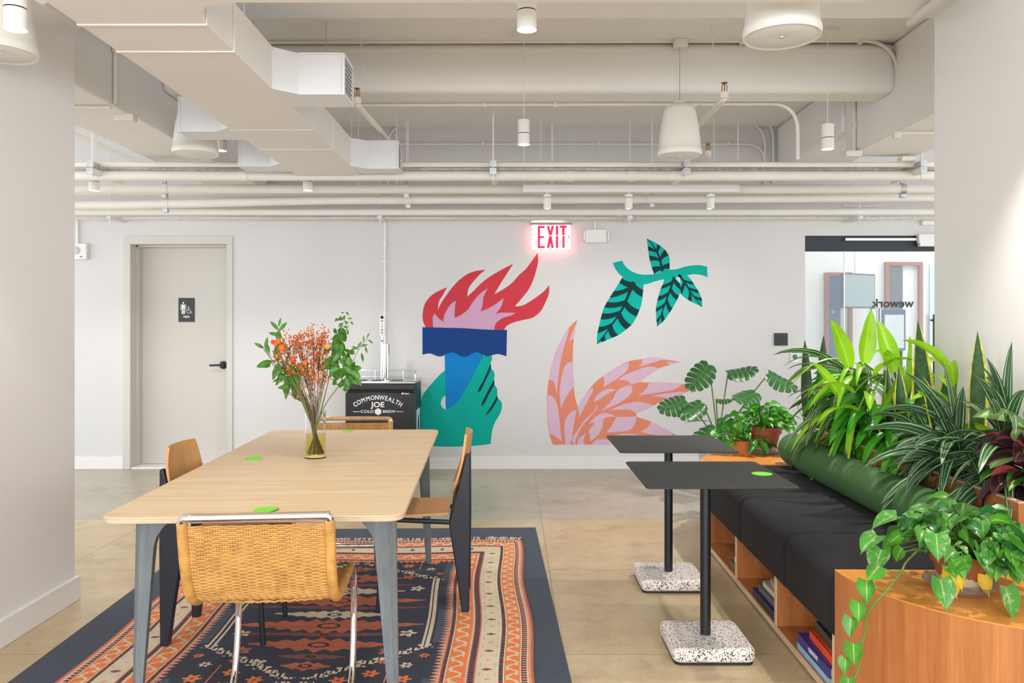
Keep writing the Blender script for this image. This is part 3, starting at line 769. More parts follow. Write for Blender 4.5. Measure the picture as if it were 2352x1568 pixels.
for i, ch in enumerate('NITRO'): t.text(ch, .024, Matrix(((1,0,0,twx-.02),(0,0,-1,ty-.057),(0,1,0,kz + .545 - i * .026),(0,0,0,1))), bold=.0006)
hx_ = lambda cx, cz, r, Y: [(cx + r * math.sin(R(60 * i)), cz + r * math.cos(R(60 * i))) for i in range(6)]
t.prism(hx_(twx - .02, kz + .58, .016, 0), ty - .058, ty - .055, lambda u, v, w: Vector((u, w, v)))
t.build('lettering', M['dark'], tho)
lg = MB(); LY = -kd - .0012
def LM(px, py, rot=0):
    p = W(px, py, KF); return Matrix.Translation((p.x - kg.location.x, LY, p.z)) @ Matrix(((1,0,0,0),(0,0,-1,0),(0,1,0,0),(0,0,0,1))) @ Matrix.Rotation(rot, 4, 'Z')
word = 'COMMONWEALTH'; wd = dict(M=1.25, W=1.3, O=1.08, C=1, N=1.08, E=.92, A=1.02, L=.9, T=.92, H=1.05)
tot = sum(wd[ch] for ch in word); s_ = 0
RR = 92.0; span = R(2 * 37)
for ch in word:
    mid = (s_ + wd[ch] / 2) / tot; s_ += wd[ch]
    an = (mid - .5) * span
    lg.text(ch, .056, LM(868 + RR * math.sin(an), 1005 - RR * math.cos(an) , -an), bold=.0012, sx=.82)
lg.text('JOE', .062, LM(868, 929.5), bold=.0018, sx=1.15)
lg.text('COLD', .034, LM(843.5, 945), bold=.0004, sx=1.25); lg.text('BREW', .034, LM(893.5, 945), bold=.0004, sx=1.2)
for (x0, x1) in ((811, 827), (909.5, 926)):
    p, q_ = W(x0, 944.4, KF), W(x1, 945.6, KF); lg.box(p.x - kg.location.x, q_.x - kg.location.x, LY - .0005, LY + .0005, q_.z, p.z)
p = W(868.5, 945, KF); lg.prism(hx_(p.x - kg.location.x, p.z, .031, 0), LY - .0008, LY + .0008, lambda u, v, w: Vector((u, w, v)))
lg.text('Kegco', .018, LM(934, 903.5), bold=.0006); 
p = W(924.5, 903.5, KF); lg.prism(hx_(p.x - kg.location.x, p.z, .009, 0), LY - .0008, LY + .0008, lambda u, v, w: Vector((u, w, v)))
lg.build('lettering', M['white'], dd, label='white arched brand lettering and hexagon logo')
sk = MB(); sk.box(kw - .001, kw + .0015, -.12, .14, .25, .60)
sko = sk.build('side_sticker', mat('pale_sticker', S(196, 218, 214), .4), kg, label='pale sticker with green tree shape on the side')
tr_ = MB()
for i in range(3): tr_.prism([(-.06 + .01 * i, .40 + i * .045), (.08 - .01 * i, .40 + i * .045), (.01, .50 + i * .03)], kw + .001, kw + .003, lambda u, v, w: Vector((w, u, v)))
tr_.build('tree_mark', gm2, sko)

# ================================================================== CEILING SERVICES
# ---- sheet-metal duct with outlets
DXL, DXR, DZ0, DZ1 = -1.585, -1.12, 2.45, 2.65
dc = thing('air_duct', 'long white rectangular sheet-metal air duct running overhead to the back wall', 'duct', (0, 0, 0))
# straight run + elbow turning right, as one swept outline in plan
inner = [(DXR, 5.9)] + [(DXR + .17 - .17 * math.cos(R(t)), 2.92 - .17 * math.sin(R(t))) for t in range(0, 91, 10)] + [(1.2, 2.75)]
outer = [(DXL, 5.9), (DXL, 2.72)] + [(DXL + .42 - .42 * math.cos(R(t)), 2.70 - .42 * math.sin(R(t))) for t in range(0, 91, 10)] + [(1.2, 2.28)]
plan = inner + outer[::-1]
MB().prism(plan, DZ0, DZ1, lambda u, v, w: Vector((u, v, w))).build('duct_run', M['duct'], dc, smooth=30)
def seam(y, x0=DXL, x1=DXR):
    s = MB(); r = .006
    s.box(x0 - r, x1 + r, y - .008, y + .008, DZ0 - r, DZ0); s.box(x0 - r, x0, y - .008, y + .008, DZ0, DZ1); s.box(x1, x1 + r, y - .008, y + .008, DZ0, DZ1)
    s.build('flange', M['duct'], dc, bevel=.002)
for y in (2.95, 3.24): seam(y)
for y in (4.55, 5.05): 
    s = MB(); s.box(DXL - .002, DXR + .002, y - .004, y + .004, DZ0 - .002, DZ1 + .001); s.build('flange', M['duct'], dc)
def outlet(y0, y1, side):
    s = MB(); xe = (DXR, 1) if side > 0 else (DXL, -1)
    x0, sg_ = xe; xm = x0 + sg_ * .10; x1 = x0 + sg_ * .305
    poly = [(x0 - sg_ * .02, y0 - .11), (xm, y0), (x1, y0), (x1, y1), (x0 - sg_ * .02, y1)]
    s.prism(poly, DZ0 + .002, DZ1 - .002, lambda u, v, w: Vector((u, v, w)))
    e = .005
    for z in (DZ0, DZ1 - .008): s.box(min(xm, x1), max(xm, x1), y0 - e, y0 + .002, z, z + .008)
    ou = s.build('outlet', M['ductw'], dc)
    g = MB(); xa, xb = (x1 - .001, x1 + .014) if side > 0 else (x1 - .014, x1 + .001)
    g.box(xa, xb, y0, y0 + .018, DZ0, DZ1); g.box(xa, xb, y1 - .018, y1, DZ0, DZ1); g.box(xa, xb, y0 + .018, y1 - .018, DZ0, DZ0 + .018); g.box(xa, xb, y0 + .018, y1 - .018, DZ1 - .018, DZ1)
    for i in range(7):
        z = DZ0 + .03 + i * .0225
        g.box(xa, xb - .002 if side > 0 else xb, y0 + .015, y1 - .015, z, z + .006)
    gr = g.build('grille', M['ductw'], ou)
    MB().box(min(x1 - sg_ * .002, x1 + sg_ * .003), max(x1 - sg_ * .002, x1 + sg_ * .003), y0 + .018, y1 - .018, DZ0 + .018, DZ1 - .018).build('grille_back', M['dark'], ou)
outlet(3.85, 4.08, 1); outlet(5.68, 5.86, 1); outlet(4.59, 4.80, -1); outlet(5.60, 5.80, -1)
for (x, y) in ((DXR - .01, 3.40), (DXL + .01, 4.9), (DXR - .01, 4.9)):
    MB().tube([(x, y, DZ1 - .03), (x, y, HS)], .003, 6).build('hanger_wire', M['steel'], dc)

# ---- long horizontal pipes
def hpipe(name, label, py, Y, r, x0=172, x1=2400, cat='pipe', wob=None, group=None, m='pipe', joints=(), zs=None):
    z = EYE - (py - CY) * Y / F if zs is None else zs
    xa, xb = -5.0, 6.0
    if x0 > 172: xa = wx(x0, Y)
    if x1 < 2400: xb = wx(x1, Y)
    mb = MB(); pts = [(xa, Y, z)]
    if wob: pts = [(wx(px_, Y), Y, EYE - (py_ - CY) * Y / F) for px_, py_ in wob]; pts = [(xa, Y, pts[0][2])] + smooth_path(pts, 5) + [(xb, Y, pts[-1][2])]
    else: pts.append((xb, Y, z))
    mb.tube(pts, r, 18)
    o = mb.build(name, M[m], smooth=50)
    for jx in joints:
        X = wx(jx, Y); zz = z
        if wob: zz = min(pts, key=lambda p: abs(p[0] - X))[2]
        MB().tube([(X - .03, Y, zz), (X + .03, Y, zz)], r * 1.12, 18).build('coupling', M[m], o, smooth=50)
    return tag(o, label, cat, group)
hpipe('overhead_pipe', 'slim white pipe running above the widest overhead pipe', 378, 5.98, .020)
hpipe('overhead_pipe', 'widest nearest white overhead pipe, lying just behind the duct end', 404, 6.02, .036, joints=(560, 1310, 1450))
hpipe('overhead_pipe', 'white overhead pipe behind the track light bar', 434, 6.62, .037, joints=(378, 934))
hpipe('overhead_pipe', 'gently bowed white overhead pipe in the middle of the group', 462, 6.95, .036, wob=[(250, 471), (378, 469), (700, 461), (934, 459), (1500, 457), (1960, 455), (2100, 454)], joints=(380, 936, 1495))
hpipe('overhead_pipe', 'lowest white overhead pipe just above the cable tray', 487, 7.22, .030, joints=(1180, 1420))
hpipe('overhead_conduit', 'thin grey conduit between the two nearest overhead pipes', 388, 6.10, .015, m='galv')
hpipe('overhead_conduit', 'thin white conduit behind the middle overhead pipes', 446, 7.3, .016)
# ---- wire cable tray
ct = MB(); Yt = 7.40; zt = EYE - (503 - CY) * Yt / F
for dy, dz in ((-.05, 0), (0, 0), (.05, 0), (-.05, .035), (.05, .035)): ct.tube([(-5, Yt + dy, zt + dz), (5.0, Yt + dy, zt + dz)], .003, 5)
x = -4.2
while x < 4.3:
    ct.tube([(x, Yt - .05, zt + .035), (x, Yt - .05, zt), (x, Yt + .05, zt), (x, Yt + .05, zt + .035)], .0028, 5); x += .105
cto = tag(ct.build('cable_tray', M['white']), 'white wire mesh cable tray along the top of the mural wall', 'cable tray')
for i in range(4):
    wv = MB(); ph = i * 1.7
    wv.tube([(-5 + k * .16, Yt - .03 + .022 * i + .01 * math.sin(k * .9 + ph), zt + .010 + .006 * math.sin(k * .6 + ph * 2) + .004 * i) for k in range(66)], .0055, 6)
    tag(wv.build('data_cable', M['pipe'], smooth=60), 'pale data cable lying in the wire mesh cable tray', 'cable', 'cables in the tray')

# ---- trapeze struts with hanger rods
def trapeze(px, Y0, Y1, py0, py1, label, rod=True):
    X = wx(px, Y0); z0 = EYE - (py0 - CY) * Y0 / F
    tz = thing('pipe_hanger', label, 'bracket', (X, Y0, z0), 0, 'strut hangers under the pipes')
    s = MB(); s.box(-.021, .021, -.06, Y1 - Y0, -.045, -.004); s.build('strut', M['pipe'], tz, bevel=.003)
    e = MB(); e.box(-.024, .024, -.064, -.058, .004, .05); e.box(-.024, .024, -.064, -.058, -.048, -.004); e.build('end_plate', M['galv'], tz)
    s2 = MB(); s2.box(-.021, .021, -.055, Y1 - Y0, .010, .046); s2.build('strut', M['galv'], tz, bevel=.003)
    r_ = MB(); r_.tube([(0, -.03, -.09), (0, -.03, HS - z0)], .007, 8); r_.build('rod', M['pipe'], tz)
    return tz
trapeze(217, 5.93, 6.35, 388, 400, 'strut hanger with rod at the left end of the overhead pipes')
trapeze(1133, 5.93, 6.35, 388, 400, 'strut hanger with rod left of the cylinder pendant in the middle')
trapeze(1574, 5.93, 6.35, 388, 400, 'strut hanger with rod directly below the tapered pendant speaker')
trapeze(2112, 5.93, 6.35, 386, 400, 'strut hanger with rod beside the right column')
def clamp(px, py, Y, r, lab):
    X, z = wx(px, Y), EYE - (py - CY) * Y / F
    o = thing('pipe_clamp', lab, 'bracket', (X, Y, z))
    m = MB(); m.tube([(-.022, 0, 0), (.022, 0, 0)], r, 18); m.box(-.016, .016, -.012, .012, r, r + .03); m.box(-.02, .02, -.02, .02, -r - .03, -r); m.build('collar', M['galv'], o, smooth=40)
    m = MB(); m.tube([(0, 0, r + .02), (0, 0, HS - z)], .005, 6); m.build('rod', M['pipe'], o)
clamp(378, 434, 6.62, .041, 'grey clamp on the upper pipe above the restroom door'); clamp(934, 434, 6.62, .041, 'grey clamp on the upper pipe right of the duct end'); clamp(2073, 434, 6.62, .041, 'grey clamp on the upper pipe near the right column')
clamp(381, 469, 6.95, .040, 'grey clamp on the bowed pipe above the restroom door'); clamp(938, 459, 6.95, .040, 'grey clamp on the bowed pipe above the tap tower'); clamp(1497, 457, 6.95, .040, 'grey clamp on the bowed pipe above the leaf branch mural')
for px, w_ in ((257, 'left'), (874, 'middle'), (1445, 'right of centre'), (1970, 'right')):
    X = wx(px, 7.30); o = thing('tray_hanger', 'small strut bracket with rod carrying the cable tray, %s one' % w_, 'bracket', (X, 7.30, zt))
    MB().box(-.02, .02, -.06, .22, -.02, .012 - .016).build('strut', M['pipe'], o, bevel=.003)
    MB().box(-.021, .021, -.064, -.058, -.024, .016).build('end_plate', M['galv'], o)
    MB().tube([(0, -.035, -.06), (0, -.035, HS - zt)], .005, 6).build('rod', M['pipe'], o)
# thin hanger rods seen in the recess
for px, y, lab in ((807, 6.0, 'beside the far duct outlet'), (823, 6.4, 'just right of the far duct outlet'), (911, 6.6, 'left of the diagonal sprinkler pipe end'), (937, 6.95, 'right of the far duct outlet'),
                   (1242, 6.9, 'right of the middle pendant'), (1447, 6.95, 'left of the tapered speaker'), (1498, 6.6, 'touching the left of the tapered speaker'), (1640, 6.95, 'behind the small far sprinkler')):
    X = wx(px, y)
    tag(MB().tube([(X, y, 2.45), (X, y, HS)], .0045, 6).build('hanger_rod', M['pipe']), 'thin white hanger rod %s' % lab, 'rod', 'thin hanger rods from the ceiling')

# ---- conduits on slab, beams and back wall
def conduit(label, pts, r=.0125, rr=.16, clips=()):
    mb = MB(); mb.tube(fillet(pts, rr, 8), r, 10)
    o = tag(mb.build('ceiling_conduit', M['pipe'], smooth=60), label, 'pipe')
    for c in clips:
        c = Vector(c); MB().box(c.x - .012, c.x + .012, c.y - .02, c.y + .02, c.z - .02, c.z + .02).build('clip', M['pipe'], o, bevel=.003)
zc = HS - .02
Y1_ = 5.245
conduit('long white conduit along the top of the wide cross beam bending down at the right', [W(560, 97, Y1_), W(2062, 93, Y1_), W(2062, 300, Y1_)], .0125, .24, [W(x, 95, Y1_) for x in (1703, 1975)])
conduit('white conduit along the lower rear edge of the wide cross beam', [W(800, 241, 5.6), W(1832, 238, 5.6), Vector((wx(1832, 5.6), 5.6, 2.5))], .0125, .2, [W(x, 240, 5.6) for x in (1113, 1275, 1596)])
Yc = YW - .02
conduit('upper white conduit on the rear wall high up', [W(720, 270, Yc), W(1776, 268, Yc), W(1776, 420, Yc)], .014, .22, [W(x, 269, Yc) for x in (1366, 1440)])
conduit('middle white conduit on the rear wall bending down at both ends', [W(891, 430, Yc), W(891, 287, Yc), W(1757, 284, Yc), W(1757, 420, Yc)], .013, .2, [W(x, 286, Yc) for x in (1022, 1366)])
conduit('lower white conduit on the rear wall behind the pendants', [W(920, 331, Yc), W(1757, 331, Yc), W(1757, 425, Yc)], .011, .24, [W(x, 331, Yc) for x in (1108, 1374, 1672)])
conduit('white vertical conduit on the right beam near the right pendant', [Vector((2.485, 5.85, 2.98)), Vector((2.485, 5.85, 2.60))], .0125, .05, [(2.485, 5.85, 2.8)])
conduit('white conduit on the dropped beam leading to the right column', [W(2062, 306, 5.2), Vector((3.0, 5.2, 2.592)), ], .010, .05)
conduit('white vertical conduit on the left beam', [Vector((-2.275, 4.62, HS)), Vector((-2.275, 4.62, 2.62))], .013, .03, [(-2.275, 4.62, 2.93)])
conduit('thin white conduit under the left beam', [Vector((-3.2, 4.62, 2.598)), Vector((-2.3, 4.62, 2.598))], .009, .03)
conduit('white pipe on the ceiling at the top right corner of the room', [W(2090, 50, 4.1) + Vector((0, 0, 0)), W(2240, -60, 3.2)], .022, .05)
conduit('thick white pipe beside the duct at the upper left', [W(95, -5, 2.9), W(175, 58, 3.9)], .022, .05)
conduit('slanting white pipe behind the left beam above the restroom door', [W(150, 300, 6.3), W(330, 378, 6.7)], .02, .05)
def jbox(label, p, sx, sy_, sz):
    o = MB().box(-sx, sx, -sy_, sy_, -sz, sz).build('junction_box', M['pipe'], bevel=.006, loc=p); tag(o, label, 'junction box')
    return o
jbox('white junction box on the beam above the tapered speaker', W(1563, 100, 5.22), .045, .03, .028)
jbox('white junction box on the underside of the left beam', W(289, 271, 4.62) , .055, .03, .02)
jbox('white junction box at the foot of the right beam conduit', Vector((2.47, 5.85, 2.59)), .06, .04, .022)
jbox('white junction box right of the beam foot near the right column', W(2083, 366, 5.95), .055, .04, .018)
jbox('white round junction cover on the ceiling recess above the EXIT sign', W(1269, 266, 7.3), .036, .03, .02)
jbox('white conduit elbow fitting on the dropped right beam', W(2058, 310, 5.2), .022, .022, .022)
vc = MB(); X = wx(1268, 7.3)
tag(vc.tube([(X, 7.3, 2.5), (X, 7.3, 3.22)], .0125, 10).build('drop_conduit', M['pipe'], smooth=60), 'white vertical conduit dropping from the round junction cover', 'pipe')

# ---- sprinklers on diagonal arms
def sprinkler(label, head, foot, r=.019):
    o = thing('sprinkler', label, 'sprinkler', head)
    h, f_ = Vector((0, 0, 0)), Vector(foot) - Vector(head)
    a = MB(); a.tube([h + Vector((0, 0, -.02)), h + Vector((0, 0, -.055)), h.lerp(f_, .12) + Vector((0, 0, -.05)), f_], r, 12); a.build('arm', M['pipe'], o, smooth=50)
    e = MB(); e.lathe([(.0, -.065), (.026, -.055), (.026, -.02), (.018, -.012), (.0, -.012)], seg=16); e.build('elbow', M['pipe'], o, smooth=40)
    b_ = MB(); b_.tube([(-.014, 0, -.012), (-.016, 0, .02), (-.003, 0, .036)], .003, 6); b_.tube([(.014, 0, -.012), (.016, 0, .02), (.003, 0, .036)], .003, 6)
    b_.tube([(0, 0, -.012), (0, 0, .036)], .004, 6); b_.lathe([(.0, .036), (.02, .036), (.02, .040), (.0, .040)], seg=16); b_.build('nozzle', M['brass'], o, smooth=40, label='brass nozzle')
sprinkler('sprinkler with brass head on a diagonal arm right of the near duct outlet', W(820, 218, 4.9), W(893, 322, 6.0))
sprinkler('sprinkler with brass head on a diagonal arm above the tapered speaker', W(1664, 205, 4.9), W(1592, 300, 6.0))
sprinkler('small far sprinkler low behind the tapered speaker', W(1626, 342, 6.3), W(1590, 372, 6.6), .016)
for px, py, yy, lb in ((826, 85, 4.95, 'above the left sprinkler'), (1634, 90, 4.95, 'above the right sprinkler')):
    p = W(px, py, yy); tag(MB().tube([(p.x, yy, HS), (wx(px + 10, yy), yy, 2.86)], .003, 6).build('hanger_rod', M['pipe']), 'thin wire rod hanging from the ceiling %s' % lb, 'rod', 'thin hanger rods from the ceiling')

# ---- cylinder pendants
def pendant(label, X, Y, zb, power, length=.155, r=.0375, tgt=None, spot=95, cable=True, canopy=True):
    o = thing('pendant_light', label, 'lamp', (X, Y, zb), 0, 'white cylinder pendant lights')
    c = MB(); c.lathe([(r * .86, .004), (r, .0), (r, length * .44), ], seg=32)
    MB().lathe([(.0, .03), (r * .80, .028), (r * .9, .004), (r, 0), (r, length * .44), (.0, length * .44)], seg=32).build('lower_shade', M['white'], o, smooth=40)
    MB().lathe([(.0, length * .44), (r * .93, length * .44), (r * .93, length * .47), (.0, length * .47)], seg=32).build('band', M['black'], o, smooth=40, label='thin black band')
    MB().lathe([(.0, length * .47), (r, length * .47), (r, length), (.004, length), (.004, length + .001)], seg=32).build('upper_shade', M['white'], o, smooth=40)
    m = MB().lathe([(.0, .010), (r * .74, .012)], seg=24).build('lamp', M['lamp'], o, label='glowing lens')
    if cable: MB().tube([(0, 0, length), (0, 0, HS - zb)], .0022, 6).build('cable', M['white'], o)
    if canopy: MB().lathe([(.0, HS - zb - .02), (.06, HS - zb - .02), (.062, HS - zb), (.0, HS - zb)], seg=24).build('canopy', M['white'], o, smooth=40)
    if power: spot_light('pendant_beam', (X, Y, zb - .004), tgt or (X, Y, 0), power, spot)
    return o
m_, nt, bs = nmat('lamp_glow'); bs.inputs['Emission Color'].default_value = (1, .95, .86, 1); bs.inputs['Emission Strength'].default_value = 14; M['lamp'] = m_
PW = SPOT_PENDANT
pendant('white cylinder pendant at the top centre edge, largest of the hanging cylinders in the middle', wx(1210, 3.06), 3.06, 2.47, PW)
pendant('white cylinder pendant at the top left corner above the left column', wx(35, 2.75), 2.75, 2.358, PW * .7)
pendant('white cylinder pendant hanging between the duct outlets and the tapered speaker', wx(1203, 5.1), 5.1, 2.49, PW)
pendant('white cylinder pendant hanging right of the tapered speaker', wx(1901, 5.05), 5.05, 2.45, PW * 4.2)
pendant('white cylinder pendant half hidden behind the left duct outlet', wx(508, 5.65), 5.65, 2.57, PW)
pendant('white cylinder pendant over the back wall at the far left by the restroom door', wx(216, 6.33), 6.33, 2.405, PW * 1.15, spot=122)
pendant('white cylinder pendant over the flower vase near the back wall', wx(707, 6.33), 6.33, 2.405, PW * 1.15, spot=122)
spot_light('pendant_beam', (1.80, 3.06, 2.46), (1.74, 3.06, 0), PW * 3.0, 84, 1.0)     # the pendant just outside the frame on the right
# ---- track bar with three spots
tb = thing('track_bar', 'white suspended track light bar in front of the overhead pipes', 'lamp', (0, 6.45, 0))
a, c = W(1201, 425, 6.45), W(1697, 442, 6.45)
MB().box(a.x, c.x, -.03, .03, c.z, a.z).build('bar', M['white'], tb, bevel=.004)
for px in (1203.5, 1695):
    X = wx(px, 6.45); MB().tube([(X, 0, a.z), (X, 0, HS)], .004, 6).build('suspension_cord', M['pipe'], tb)
for i, px in enumerate((1257, 1444, 1632)):
    X = wx(px, 6.45); zb = W(px, 479, 6.45).z
    o = thing('track_spot', 'small white cylinder spot on the track bar, %s of three' % ('left', 'middle', 'right')[i], 'lamp', (X, 6.45, zb), 0, 'spots on the track bar')
    MB().lathe([(.0, .02), (.024, .018), (.031, 0), (.031, .085), (.0, .085)], seg=28).build('lower_shade', M['white'], o, smooth=40)
    MB().lathe([(.0, .085), (.029, .085), (.029, .089), (.0, .089)], seg=28).build('band', M['black'], o, smooth=40)
    MB().lathe([(.0, .089), (.031, .089), (.031, .112), (.0, .113)], seg=28).build('upper_shade', M['white'], o, smooth=40)
    MB().tube([(0, 0, .11), (0, 0, c.z - zb)], .006, 8).build('stem', M['white'], o)
    spot_light('track_beam', (X, 6.47, zb - .003), (X, YW, .65), 7, 100, .7, (1, .96, .91))

# ---- pendant speakers
def speaker(label, X, Y, zb, s=1.0, cable=True):
    o = thing('pendant_speaker', label, 'speaker', (X, Y, zb), 0, 'white tapered pendant speakers')
    MB().lathe([(.128*s, .004), (.14*s, .0), (.143*s, .02*s), (.140*s, .036*s), (.136*s, .04*s), (.132*s, .09*s), (.120*s, .19*s), (.103*s, .285*s), (.09*s, .312*s), (.06*s, .328*s), (.0, .332*s)], seg=44).build('housing', M['pipe'], o, smooth=45)
    MB().lathe([(.0, .002), (.004, .001), (.118*s, .001), (.128*s, .006)], seg=44).build('grille', M['white'], o, smooth=50)
    MB().lathe([(.0, -.003), (.008, -.002), (.009, .001)], seg=14).build('badge', M['steel'], o)
    if cable:
        MB().tube([(0, 0, .33 * s), (0, 0, HS - zb)], .0025, 6).build('cable', M['steel'], o)
        MB().tube([(-.03, 0, .325 * s), (-.03, 0, .35 * s), (.03, 0, .35 * s), (.03, 0, .325 * s)], .006, 6).build('bracket', M['pipe'], o)
speaker('tapered white pendant speaker hanging in the middle distance right of the EXIT sign', wx(1561, 5.2), 5.2, 2.44)
speaker('large white pendant speaker cut by the top edge right of centre', wx(1796, 3.0), 3.0, 2.42)
speaker('white pendant speaker half hidden behind the left duct outlet', wx(449, 5.15), 5.15, 2.44)
speaker('white pendant speaker cut by the left edge near the corner pendant', -1.995, 3.14, 2.405, .94)

# ================================================================== RUGS
RA = R(2.3)
ru = MB()
P0 = G(1230, 1213, 0)
rugM = Matrix.Translation(P0) @ Matrix.Rotation(RA - R(.6), 4, 'Z')
vs = [(-2.12, -4.2), (0, -4.2), (0, 0), (-2.12, 0)]
ru.prism(vs, 0.0005, .007, lambda u, v, w: rugM @ Vector((u, v, w)))
tag(ru.build('underlay_rug', mat('slate_carpet', S(76, 82, 96), 0.95, var=.25, vscale=160, bmp=.5, bscale=400), bevel=.002), 'plain slate blue carpet mat lying under the patterned rug', 'rug')

KW_, KL_ = 1.81, 3.3; KS = 0.0055
kil = D.meshes.new('kilim_pile'); nx, ny = int(KW_ / KS), int(KL_ / KS)
C_ = dict(nav=S(58, 62, 76), nav2=S(82, 88, 102), org=S(240, 132, 72), rust=S(196, 108, 78), cream=S(222, 206, 178), brn=S(138, 84, 78), pk=S(226, 160, 130), grn=S(186, 190, 168), dk=S(48, 46, 58))
def tri(x): x = x % 1.0; return abs(x - .5) * 2
def kcol(u, v):
    a = min(u, KW_ - u); b_ = v * .85
    d, along = (a, v) if a < b_ else (b_, u)
    # border sequence
    if d < .022: return C_['pk'] if d > .012 else C_['rust']
    if d < .050: return C_['dk'] if (along / .022) % 1 < .55 and .027 < d < .046 else C_['pk'] if .027 < d < .046 else C_['cream'] if d < .027 else C_['brn']
    if d < .056: return C_['cream']
    if d < .116:
        w = .086 + .020 * math.sin(along * 2 * math.pi / .088)
        if abs(d - w) < .0058 + .003 * abs(math.cos(along * 2 * math.pi / .088)): return C_['cream']
        k = (along / .044 + .5) % 1 - .5
        dd_ = .104 if int(math.floor(along / .044 + .5)) % 2 else .068
        return C_['cream'] if abs(k) < .10 and abs(d - dd_) < .006 else C_['org']
    if d < .120: return C_['cream']
    if d < .138: return C_['dk'] if (along / .02) % 1 < .5 and .123 < d < .135 else C_['brn']
    if d < .143: return C_['cream']
    if d < .224:
        t = ((along / .088) % 1 - .5) * .088; o_ = d - .183; big = int(along / .088) % 2
        s1 = abs(t) / (.017 if big else .012) + abs(o_) / (.030 if big else .020)
        if s1 < .8: return C_['brn'] if big else C_['pk']
        t2 = (((along + .044) / .088) % 1 - .5) * .088
        if abs(abs(o_) - .030) < .0035 and abs(t2) < .016: return C_['grn']
        return C_['cream']
    if d < .230: return C_['pk']
    if d < .256: return C_['dk'] if (along / .022) % 1 < .55 and .235 < d < .251 else C_['brn']
    if d < .262: return C_['cream']
    if d < .272: return C_['pk']
    if d < .340:
        w = .306 + .022 * math.sin(along * 2 * math.pi / .098)
        if abs(d - w) < .006 + .003 * abs(math.cos(along * 2 * math.pi / .098)): return C_['cream']
        k = (along / .049 + .5) % 1 - .5
        dd_ = .326 if int(math.floor(along / .049 + .5)) % 2 else .288
        return C_['cream'] if abs(k) < .10 and abs(d - dd_) < .006 else C_['org']
    if d < .345: return C_['cream']
    if d < .364: return C_['dk'] if (along / .02) % 1 < .5 and .349 < d < .360 else C_['brn']
    if d < .370: return C_['pk']
    if d < .370 + .030 * tri(along / .030): return C_['pk'] if a < b_ else C_['org']
    # field: hexagonal medallions
    x = u - KW_ / 2; per = 1.50; y = (v - .62 - .60) 
    k = math.floor((y + per / 2) / per); yy = y - k * per; ax = abs(x)
    stair = math.floor(yy / .02) * .02
    lim = .455 if abs(yy) < .42 else .455 * (1 - (abs(yy) - .42) / .33)
    lim_s = .455 if abs(yy) < .42 else .455 * (1 - (math.floor(abs(yy) / .03) * .03 - .42) / .33)
    dl = ax - lim_s
    if abs(yy) < .74:
        if -.012 < dl + .012 < .0 or .008 < dl + .012 < .020: return C_['cream']
        if .0 <= dl + .012 <= .008: return C_['dk']
        if abs(yy) > .42 and abs(dl) < .034 and (math.floor(ax / .014) + math.floor(yy / .014)) % 3 == 0: return C_['cream']
    if dl < -.03:
        rows = [(-.63, .10, .032, 'rust', 2), (-.47, .27, .060, 'rust', 4), (-.36, .36, .018, 'brn', 6), (-.27, .30, .042, 'cream', 5), (-.13, .41, .066, 'rust', 5), (-.03, .42, .018, 'brn', 7), (.06, .28, .040, 'cream', 5), (.20, .42, .066, 'rust', 6), (.30, .36, .018, 'brn', 6), (.41, .30, .058, 'rust', 4), (.53, .14, .022, 'brn', 3), (.62, .10, .032, 'rust', 2)]
        for (c0, wd_, th_, cn, nt_) in rows:
            q_ = ax / wd_
            if q_ < 1:
                tt = th_ * (1 - q_ ** 1.3) * (.72 + .62 * tri(q_ * nt_)) + .004
                if abs(yy - c0) < tt:
                    r_ = math.hypot(ax / 1.6, yy - c0)
                    if abs(r_ - th_ * .42) < .0045: return C_['dk']
                    if cn == 'rust' and abs((yy - c0) - .3 * th_) < .003 and q_ < .7: return C_['brn']
                    return C_[cn]
        for (fx, fy, cn) in ((.30, .48, 'rust'), (.20, .60, 'cream'), (.36, .30, 'cream')):
            for sy_ in (-1, 1):
                ry, rx = yy - sy_ * fy, ax - fx; rr_ = math.hypot(rx, ry); th_ = math.atan2(ry, rx)
                if rx * rx + ry * ry < .0016 and rr_ < .030 + .009 * math.cos(5 * th_): return C_['brn'] if rr_ < .010 else C_[cn]
        return C_['nav']
    # corner rosettes on stalks
    yo = (y + per / 2) - math.floor((y + per / 2) / per) * per
    for (fx, fy, cn, rr0) in ((.40, .0, 'org', .036), (.27, .06, 'org', .034), (.40, .13, 'cream', .026), (.16, .0, 'org', .034), (.46, .22, 'org', .022), (.30, .17, 'org', .02)):
        for yy2 in (yo - fy, yo - (per - fy)):
            rx = ax - fx; r2 = math.hypot(rx, yy2)
            if r2 < .05:
                if r2 < rr0 * (.80 + .25 * math.cos(6 * math.atan2(yy2, rx))): return C_['brn'] if r2 < .009 else C_[cn]
    if abs(ax - .335) < .004 and (yo < .13 or yo > per - .13): return C_['org']
    return C_['nav2'] if (math.floor(yy / .4) % 2 == 0 and a < .43) else C_['nav']
KP = G(1196, 1240, .01)
kM = Matrix.Translation((KP.x, KP.y, 0)) @ Matrix.Rotation(R(.6), 4, 'Z')
kv = []; kc = []
for j in range(ny + 1):
    v = j * KS
    for i in range(nx + 1):
        u = i * KS        # u from the right edge
        ripple = .0035 * math.sin(v * 9 + u * 2) * math.sin(u * 3.1) ** 2 + .0015
        edge = .010 * math.sin(v * 5.2 + .6) * (1 - u / KW_) + .010 * math.sin(v * 4.1 + 1.0) * (u / KW_)
        p = kM @ Vector((-u + edge + .010 * v, -v + .010 * math.sin(u * 6) , .0105 + max(0, ripple)))
        kv.append(p)
kf = [(j*(nx+1)+i, j*(nx+1)+i+1, (j+1)*(nx+1)+i+1, (j+1)*(nx+1)+i) for j in range(ny) for i in range(nx)]
